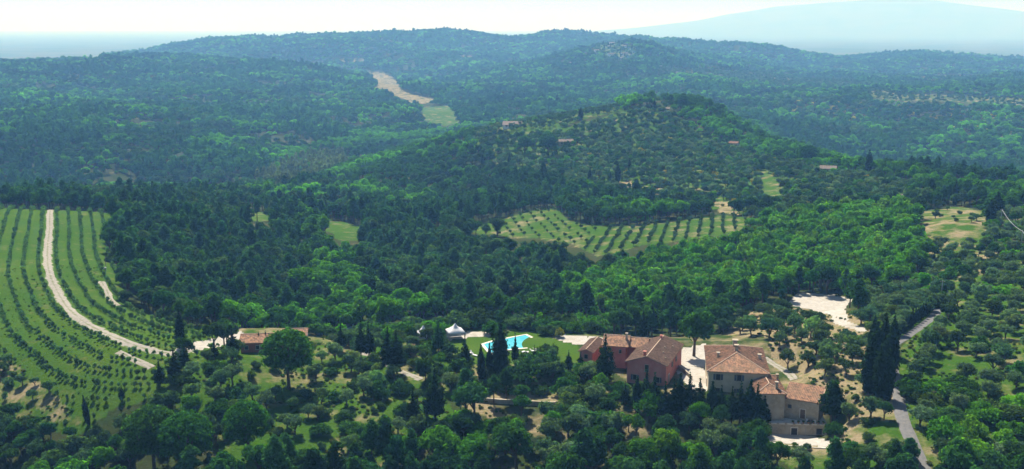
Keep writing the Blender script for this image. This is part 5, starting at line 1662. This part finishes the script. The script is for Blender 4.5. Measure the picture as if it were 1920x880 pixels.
door(ft, TER, LT * 0.44, 0.0, 1.35, 1.9)
window(ft, TER, LT * 0.86, 0.5, 1.2, 1.4, shut=False)
part_mesh("downpipe", MB().bar((LT * 0.63, -0.1, 0), (LT * 0.63, -0.1, 2.65), 0.07, 0.07, 6), M['metal'], ft, TER)
pot_me = None
POTW = ["first", "second", "third", "fourth", "fifth", "sixth", "seventh"]
for i in range(7):
    p = ft.w((LT * (0.42 + 0.085 * i), 0.14, 2.95))
    t = thing("plant_pot", p, 0, "clay plant pot on the terrace parapet, %s from the left" % POTW[i], "pot", "pots along the terrace parapet")
    if pot_me is None:
        pm_ = MB().tube([(0, 0, 0), (0, 0, 0.3), (0, 0, 0.34), (0, 0, 0.36)], [0.16, 0.24, 0.27, 0.22], 8)
        pot_me = pm_.mesh("pot", M['tile'])
    obj("pot", pot_me, t)
    pl = obj("plant", NEAR['shrub'][i % 4][1], t); pl.scale = (0.3, 0.3, 0.28); pl.location = (0, 0, 0.25); pl.color = (0.07, 0.12, 0.03, 1)
# bench and bins by the lean-to wall
for i, (xx, lab) in enumerate(((L3 * 0.70, "white garden chair against the lean-to wall"), (L3 * 0.80, "dark garden table against the lean-to wall"), (L3 * 0.92, "pale garden chair at the right end of the lean-to"))):
    p = fc.w((xx, -0.9, 0.0)); 
    isT = 'table' in lab
    t = thing("garden_table" if isT else "garden_chair", (p[0], p[1], -1.58), fc.az * -1, lab, "table" if isT else "chair")
    mm = M['wood'] if isT else M['cloth']
    s = 0.45 if isT else 0.25
    hz = 0.74 if isT else 0.44
    obj("table_top" if isT else "seat", MB().box(-s, s, -s, s, hz, hz + 0.05).mesh("top", mm), t)
    for a in (-1, 1):
        for b in (-1, 1):
            obj("leg", MB().box(a * s * 0.85 - 0.03, a * s * 0.85 + 0.03, b * s * 0.85 - 0.03, b * s * 0.85 + 0.03, 0, hz).mesh("leg", mm), t)
    if not isT:
        obj("backrest", MB().box(-s, s, s - 0.05, s, hz + 0.06, hz + 0.5).mesh("back", mm), t)

# --- pink house: gabled main house, rear blocks, low wing
px1, py1 = at_z(1249, 685, 5.6)
azp = math.radians(21.0)
Wp, Dp = 9.6, 18.0
fp = Frame(px1 - math.cos(azp) * Wp, py1 + math.sin(azp) * Wp, 0, azp)
PINK = thing("pink_house", (fp.o.x, fp.o.y, 0), 0, "pink plastered house with brown tiled gable roof left of the courtyard", "house")
r_, zr = block(PINK, fp, Wp, Dp, 5.6, 'pink', 'tile_brown', 'gable', 0.36)
chimney(fp, PINK, r_, 4.1, 0.9, 7.0, 0.55, 0.9, 'pink'); chimney(fp, PINK, r_, 4.8, 15.5, 7.3, 0.5, 0.6, 'pink')
for (a, b) in ((7.0, 10), (7.4, 6.5), (8.4, 13.0), (8.6, 3.5)):
    chimney(fp, PINK, r_, a, b, 5.6 + (Wp - a) * 0.36, 0.28, 0.45, 'stone', False)
window(fp, PINK, 4.9, 3.4, 0.9, 1.7, shut=False); window(fp, PINK, 2.0, 1.0, 0.9, 1.3); window(fp, PINK, 7.6, 1.0, 0.9, 1.3)
door(fp, PINK, 3.2, 0.0, 1.2, 2.3, 'right', Wp, 'dark')
for yy in (7.0, 11.5): window(fp, PINK, yy, 3.2, 0.8, 1.2, 'right', Wp)
qx1, qy1 = at_z(1175, 649, 6.0)
azq = math.radians(14)
fq = Frame(qx1 - math.cos(azq) * 6.0, qy1 + math.sin(azq) * 6.0, 0, azq)
r_, zr = block(PINK, fq, 6.0, 8.0, 6.0, 'pink', 'tile', 'cross', 0.36)
chimney(fq, PINK, r_, 5.6, 2.6, 6.9, 0.5, 1.4)
window(fq, PINK, 4.4, 4.0, 0.6, 0.9, shut=False)
part_mesh("downpipe", MB().bar((5.9, -0.1, 0), (5.9, -0.1, 5.8), 0.08, 0.08, 6), M['red_wall'], fq, PINK)
fq2 = Frame(*(fq.w((6.02, 1.2, 0)).to_tuple()), azq)
r_, zr = block(PINK, fq2, 4.6, 7.0, 5.7, 'red_wall', 'tile', 'cross', 0.36)
lx, ly = at_z(1111, 660, 3.0)
azl = math.radians(20)
fl = Frame(lx - math.cos(azl) * 3.4, ly + math.sin(azl) * 3.4, 0, azl)
r_, zr = block(PINK, fl, 3.4, 11.0, 3.0, 'pink', 'tile_brown', 'gable', 0.34)
window(fl, PINK, 1.7, 1.0, 0.9, 1.1, shut=False)

# --- courtyard retaining wall
def low_wall(name, pts, h, th, m, label, lift=0.0, cat="wall"):
    w = [Vector(ground(*p)) for p in pts]
    root = thing(name, w[0], 0, label, cat)
    for a, b in zip(w[:-1], w[1:]):
        L = (b - a).length; n_b = max(1, int(L / 2.0))
        for i in range(n_b):
            p = a.lerp(b, i / n_b) - w[0]; q = a.lerp(b, (i + 1) / n_b) - w[0]
            az = math.atan2(q.x - p.x, q.y - p.y)
            nx = Vector((math.cos(az), -math.sin(az), 0)) * th / 2
            z0 = min(p.z, q.z) - 0.6
            vs = [p - nx, q - nx, q + nx, p + nx]
            mb = MB().add([(v.x, v.y, z0) for v in vs] + [(v.x, v.y, v.z + h + random.uniform(-0.03, 0.03)) for v in vs],
                          [(0, 3, 2, 1), (4, 5, 6, 7), (0, 1, 5, 4), (1, 2, 6, 5), (2, 3, 7, 6), (3, 0, 4, 7)])
            obj("wall_panel", mb.mesh("wall_panel", m), root)
    return root
low_wall("courtyard_wall", [(1273, 692), (1284, 700), (1297, 712)], 1.0, 0.35, M['stone'], "low grey wall closing the courtyard beside the pink house")
low_wall("retaining_wall", [(885, 752), (940, 757), (1000, 760), (1045, 762)], 1.1, 0.5, M['stone'], "shaded stone retaining wall below the road under the pool")
low_wall("drive_kerb", [(1440, 828), (1470, 836), (1520, 840), (1560, 842)], 0.18, 0.3, M['coping'], "pale stone edging along the drive under the stone store", cat="kerb")

# --- outbuilding with red roof at the left yard
ox, oy = at_z(451, 642, 1.2); ox2, oy2 = at_z(521, 640, 1.2)
ango = math.atan2(-(oy2 - oy), ox2 - ox)
fo = Frame(ox, oy, -1.9, ango)
LO = math.hypot(ox2 - ox, oy2 - oy)
OUT = thing("outbuilding", (ox, oy, -1.9), 0, "long low outbuilding with red tiled roof beside the gravel yard", "building")
r_, zr = block(OUT, fo, LO, 7.0, 3.1, 'red_wall', 'tile', 'cross', 0.36, 0.5)
for q in (0.15, 0.45, 0.75): window(fo, OUT, LO * q, 1.0, 0.9, 1.0, shut=False)
door(fo, OUT, LO * 0.6, 0.0, 1.6, 2.2, m='wood')
sx, sy = at_z(531, 628, 1.6)
fs = Frame(sx, sy, -1.6, math.radians(-6))
SHED = thing("barn", (sx, sy, -1.6), 0, "small barn with pale pink roof behind the umbrella pine", "building")
r_, zr = block(SHED, fs, 6.2, 6.0, 3.0, 'cream', 'tile', 'cross', 0.34, 0.4)
window(fs, SHED, 1.5, 1.0, 0.8, 0.9, shut=False); door(fs, SHED, 4.0, 0.0, 1.4, 2.1, m='wood')

# --- houses on the hills
def hill_house(pxx, pyy, W, D, ze, az, wall, tile, label, roof='cross', dm=8000, group=None, small=False):
    x, y, z = ground(pxx, pyy, dm)
    fr = Frame(x - W / 2 * math.cos(az), y + W / 2 * math.sin(az), z, az)
    t = thing("hill_house", fr.o, 0, label, "house", group)
    block(t, fr, W, D, ze, wall, tile, roof, 0.34, 0.4, base=-4)
    for i in range(2 if small else 3):
        window(fr, t, W * (0.2 + 0.3 * i), ze * 0.45, 1.0, 1.3, shut=not small)
    door(fr, t, W * 0.35, 0.0, 1.2, 2.2, m='wood')
    return t
hill_house(960, 240, 17, 8, 2.6, 0.05, 'white', 'tile_grey', "long low white house at the left end of the hill terraces", 'shed')
hill_house(1062, 274, 13, 8, 4.0, -0.2, 'cream', 'tile_grey', "house with brown roof beside the big dark umbrella pine on the hill")
hill_house(1374, 280, 7, 6, 5.0, 0.5, 'cream', 'tile', "small sunlit farmhouse below the hilltop wood")
hill_house(1246, 211, 9, 6, 3.5, 0.1, 'white', 'tile_grey', "small white house on top of the middle hill")
hill_house(1552, 328, 10, 8, 4.0, 0.3, 'stone', 'tile_grey', "grey-roofed house on the ridge left of the tall cypress")
hill_house(1692, 324, 9, 7, 4.0, -0.2, 'cream', 'tile', "orange-roofed house half hidden on the ridge")
hill_house(1685, 382, 3.5, 3, 2.2, 0.2, 'white', 'tile_grey', "tiny white hut among the olives above the bright wood", 'shed', small=True)
hill_house(1705, 380, 6.0, 4, 2.2, 0.0, 'white', 'tile_grey', "low white shed right of the tiny hut among the olives", 'shed', small=True)
for i, (a, b, w, l) in enumerate([(1148, 84, 16, "highest pale house of the far hill village"), (1143, 90, 9, "tiny white house under the highest one of the far village"), (1171, 90, 12, "bright white house at the right of the far village top"), (1119, 98, 13, "pale house at the left edge of the far village"),
                                  (1148, 105, 20, "long pale house in the lower far village"), (1172, 104, 18, "pale house right of the long one in the far village"), (1190, 120, 20, "pale house at the foot of the far village hill"), (1163, 113, 16, "pale house above the village foot, centre"), (1072, 122, 16, "pale farm left of the far village hill"), (1236, 127, 14, "white farm right of the far village hill")]):
    hill_house(a, b, w, 9, 5.5, random.uniform(-0.4, 0.4), 'white', 'tile_grey', l, group="houses of the far hill village")
hill_house(218, 206, 14, 8, 4.0, 0.1, 'white', 'tile_grey', "single white house in the wood on the left hill", 'shed')
hill_house(125, 384, 7, 5, 2.6, 0.0, 'cream', 'tile', "small shed at the upper end of the orchard", small=True)

# --- swimming pool
PO = [at_z(a, b, -0.5) for a, b in ((907, 646), (928, 640), (955, 634.5), (985, 628.5), (999, 636), (997, 652), (966, 654), (943, 657), (930, 666), (918, 660))]
cx_ = sum(p[0] for p in PO) / len(PO); cy_ = sum(p[1] for p in PO) / len(PO)
PO = [(a - cx_, b - cy_) for a, b in PO]
POOL = thing("swimming_pool", (cx_, cy_, -0.5), 0, "angular turquoise swimming pool with pale stone edge on the lawn", "pool")
nP = len(PO)
def offs(poly, k):
    return [(a * (1 + k / math.hypot(a, b)), b * (1 + k / math.hypot(a, b))) for a, b in poly]
outp = offs(PO, 0.9)
mb = MB()
vs = [(a, b, 0.10) for a, b in PO] + [(a, b, 0.10) for a, b in outp] + [(a, b, -0.5) for a, b in outp] + [(a, b, -0.3) for a, b in PO]
for i in range(nP):
    j = (i + 1) % nP
    sg = MB().add([vs[i], vs[j], vs[nP + j], vs[nP + i], vs[3 * nP + i], vs[3 * nP + j], vs[2 * nP + j], vs[2 * nP + i]],
                  [(0, 1, 2, 3), (4, 7, 6, 5), (0, 4, 5, 1), (1, 5, 6, 2), (2, 6, 7, 3), (3, 7, 4, 0)])
    obj("coping", sg.mesh("coping", M['coping']), POOL)
mb = MB().add([(a, b, 0.05) for a, b in offs(PO, 0.02)] + [(a * 0.9, b * 0.9, 0.02) for a, b in PO], [(i, (i + 1) % nP, nP + (i + 1) % nP, nP + i) for i in range(nP)] + [tuple(range(nP, 2 * nP))])
obj("basin", MB().add([(a, b, -0.02) for a, b in PO], [tuple(range(nP))]).mesh("basin", M['tile_liner']), POOL)
obj("water", MB().add([(a, b, 0.04) for a, b in offs(PO, 0.01)], [tuple(range(nP))]).mesh("water", M['water']), POOL)

# --- loungers by the pool
lme = None
for i, (a, b) in enumerate([(884, 664), (890, 668), (1000, 660), (1006, 657), (980, 662), (988, 663)]):
    x, y, z = ground(a, b)
    t = thing("sun_lounger", (x, y, z), 0.4 + 0.5 * i, "white sun lounger on the grass %s, %s" % ("left of the pool" if i < 2 else "below the pool's right end", ["nearer the conifers", "nearer the water", "second from the right", "rightmost", "leftmost of four", "second from the left"][i]), "lounger", "sun loungers round the pool")
    obj("bed", MB().box(-0.35, 0.35, -0.9, 0.5, 0.28, 0.38).mesh("bed", M['cloth']), t)
    obj("backrest", MB().add([(-0.35, 0.5, 0.3), (0.35, 0.5, 0.3), (0.35, 1.0, 0.75), (-0.35, 1.0, 0.75), (-0.35, 0.5, 0.4), (0.35, 0.5, 0.4), (0.35, 0.97, 0.85), (-0.35, 0.97, 0.85)], [(0, 3, 2, 1), (4, 5, 6, 7), (0, 1, 5, 4), (1, 2, 6, 5), (2, 3, 7, 6), (3, 0, 4, 7)]).mesh("back", M['cloth']), t)
    for sx_ in (-0.3, 0.3):
        for sy_ in (-0.8, 0.45):
            obj("leg", MB().box(sx_ - 0.03, sx_ + 0.03, sy_ - 0.03, sy_ + 0.03, 0, 0.28).mesh("leg", M['metal']), t)

# --- white marquees
def marquee(pxx, pyy, s, label):
    x, y, z = ground(pxx, pyy)
    t = thing("marquee", (x, y, z), 0.3, label, "tent", "white tents left of the pool")
    for a in (-1, 1):
        for b in (-1, 1):
            obj("pole", MB().bar((a * s, b * s, 0), (a * s, b * s, 2.3), 0.07, 0.07, 6).mesh("pole", M['metal']), t)
    rings = [(1.0, 2.25), (0.98, 2.5), (0.6, 3.0), (0.3, 3.6), (0.1, 4.3), (0.02, 4.6)]
    V = []; Fc = []
    n = 16
    for k, h in rings:
        for i in range(n):
            an = 2 * math.pi * i / n
            m_ = max(abs(math.cos(an)), abs(math.sin(an)))
            sag = 0.10 * (1 - m_) * (1 if k < 0.9 else 0.5)
            V.append((k * (s + 0.1) * math.cos(an) / m_, k * (s + 0.1) * math.sin(an) / m_, h + sag))
    for r in range(len(rings) - 1):
        for i in range(n):
            Fc.append((r * n + i, r * n + (i + 1) % n, (r + 1) * n + (i + 1) % n, (r + 1) * n + i))
    obj("canopy", mesh_np("canopy", V, Fc, [M['cloth']], True), t)
    obj("side_cloth", MB().box(-s, s, s - 0.03, s + 0.03, 0.1, 2.2).mesh("side", M['cloth']), t)
marquee(854, 636, 2.2, "white pointed marquee left of the pool lawn")
marquee(794, 640, 1.6, "smaller white tent half hidden by trees left of the marquee")

# --- poles and cable at the right edge
def pole(pxx, pyy, ty, label, lean=0.0):
    x, y, z = ground(pxx, pyy)
    h = 3.0
    while project(x, y, z + h)[1] > ty and h < 14: h += 0.1
    t = thing("utility_pole", (x, y, z), 0, label, "pole")
    t.rotation_euler = (0, lean, 0)
    obj("post", MB().tube([(0, 0, -0.5), (0, 0, h)], [0.16, 0.11], 8).mesh("post", M['wood'] if lean else M['metal']), t)
    obj("crossarm", MB().box(-0.7, 0.7, -0.05, 0.05, h - 0.5, h - 0.38).mesh("arm", M['wood']), t)
    for a in (-0.6, 0, 0.6):
        obj("insulator", MB().tube([(a, 0, h - 0.38), (a, 0, h - 0.2)], [0.05, 0.04], 6).mesh("ins", M['coping']), t)
    return Vector((x, y, z + h - 0.3)), t
p1, _ = pole(1914, 468, 432, "utility pole at the right edge carrying the near end of the cable")
p2, _ = pole(1876, 424, 392, "utility pole under the dark cypress right of the dry field")
p3, _ = pole(1764, 568, 526, "grey pole at the lane's upper bend")
d_ = (p1 - p2); p4 = p1 + d_ * 1.2 + Vector((0, 0, 0.4))
for nm_, (a, b), lab in (("power_cable", (p2, p1), "cable sagging between the two poles at the right edge"), ("power_cable", (p1, p4), "cable running out of the picture from the right edge pole")):
    pts = [tuple(a.lerp(b, i / 12) - Vector((0, 0, 1.2 * 4 * (i / 12) * (1 - i / 12)))) for i in range(13)]
    o = MB().tube(pts, [0.09] * 13, 5).build(nm_, M['metal'])
    tag(o, lab, "cable")

# --- white water tank with a post on the orchard edge
x, y, z = ground(194, 508)
t = thing("water_tank", (x, y, z), 0.3, "small white water tank on skids at the orchard's right edge", "tank")
tk = MB().tube([(-1.0, 0, 0.75), (-0.95, 0, 0.75), (0.95, 0, 0.75), (1.0, 0, 0.75)], [0.3, 0.55, 0.55, 0.3], 12)
obj("barrel", tk.mesh("barrel", M['cloth']), t)
for a in (-0.6, 0.6): obj("skid", MB().box(a - 0.08, a + 0.08, -0.6, 0.6, 0, 0.25).mesh("skid", M['wood']), t)
obj("hatch", MB().tube([(0, 0, 1.25), (0, 0, 1.38)], [0.2, 0.2], 8).mesh("hatch", M['metal']), t)
x, y, z = ground(199, 506)
t = thing("wooden_post", (x, y, z), 0, "thin dark post beside the white water tank", "post")
obj("stake", MB().tube([(0, 0, -0.4), (0, 0, 5.0), (0, 0, 5.1)], [0.09, 0.07, 0.03], 6).mesh("stake", M['wood']), t)
obj("collar", MB().box(-0.12, 0.12, -0.12, 0.12, 4.2, 4.35).mesh("collar", M['metal']), t)

# --- low road sign plate at the lane junction
x, y, z = ground(1673, 856)
t = thing("gate_pillar", (x, y, z), 0.2, "pale stone gate block beside the lane near the bottom edge", "pillar")
obj("shaft", MB().box(-1.2, 1.2, -0.25, 0.25, -0.5, 1.2).mesh("shaft", M['stone']), t)
obj("cap", MB().box(-1.3, 1.3, -0.32, 0.32, 1.203, 1.35).mesh("cap", M['coping']), t)
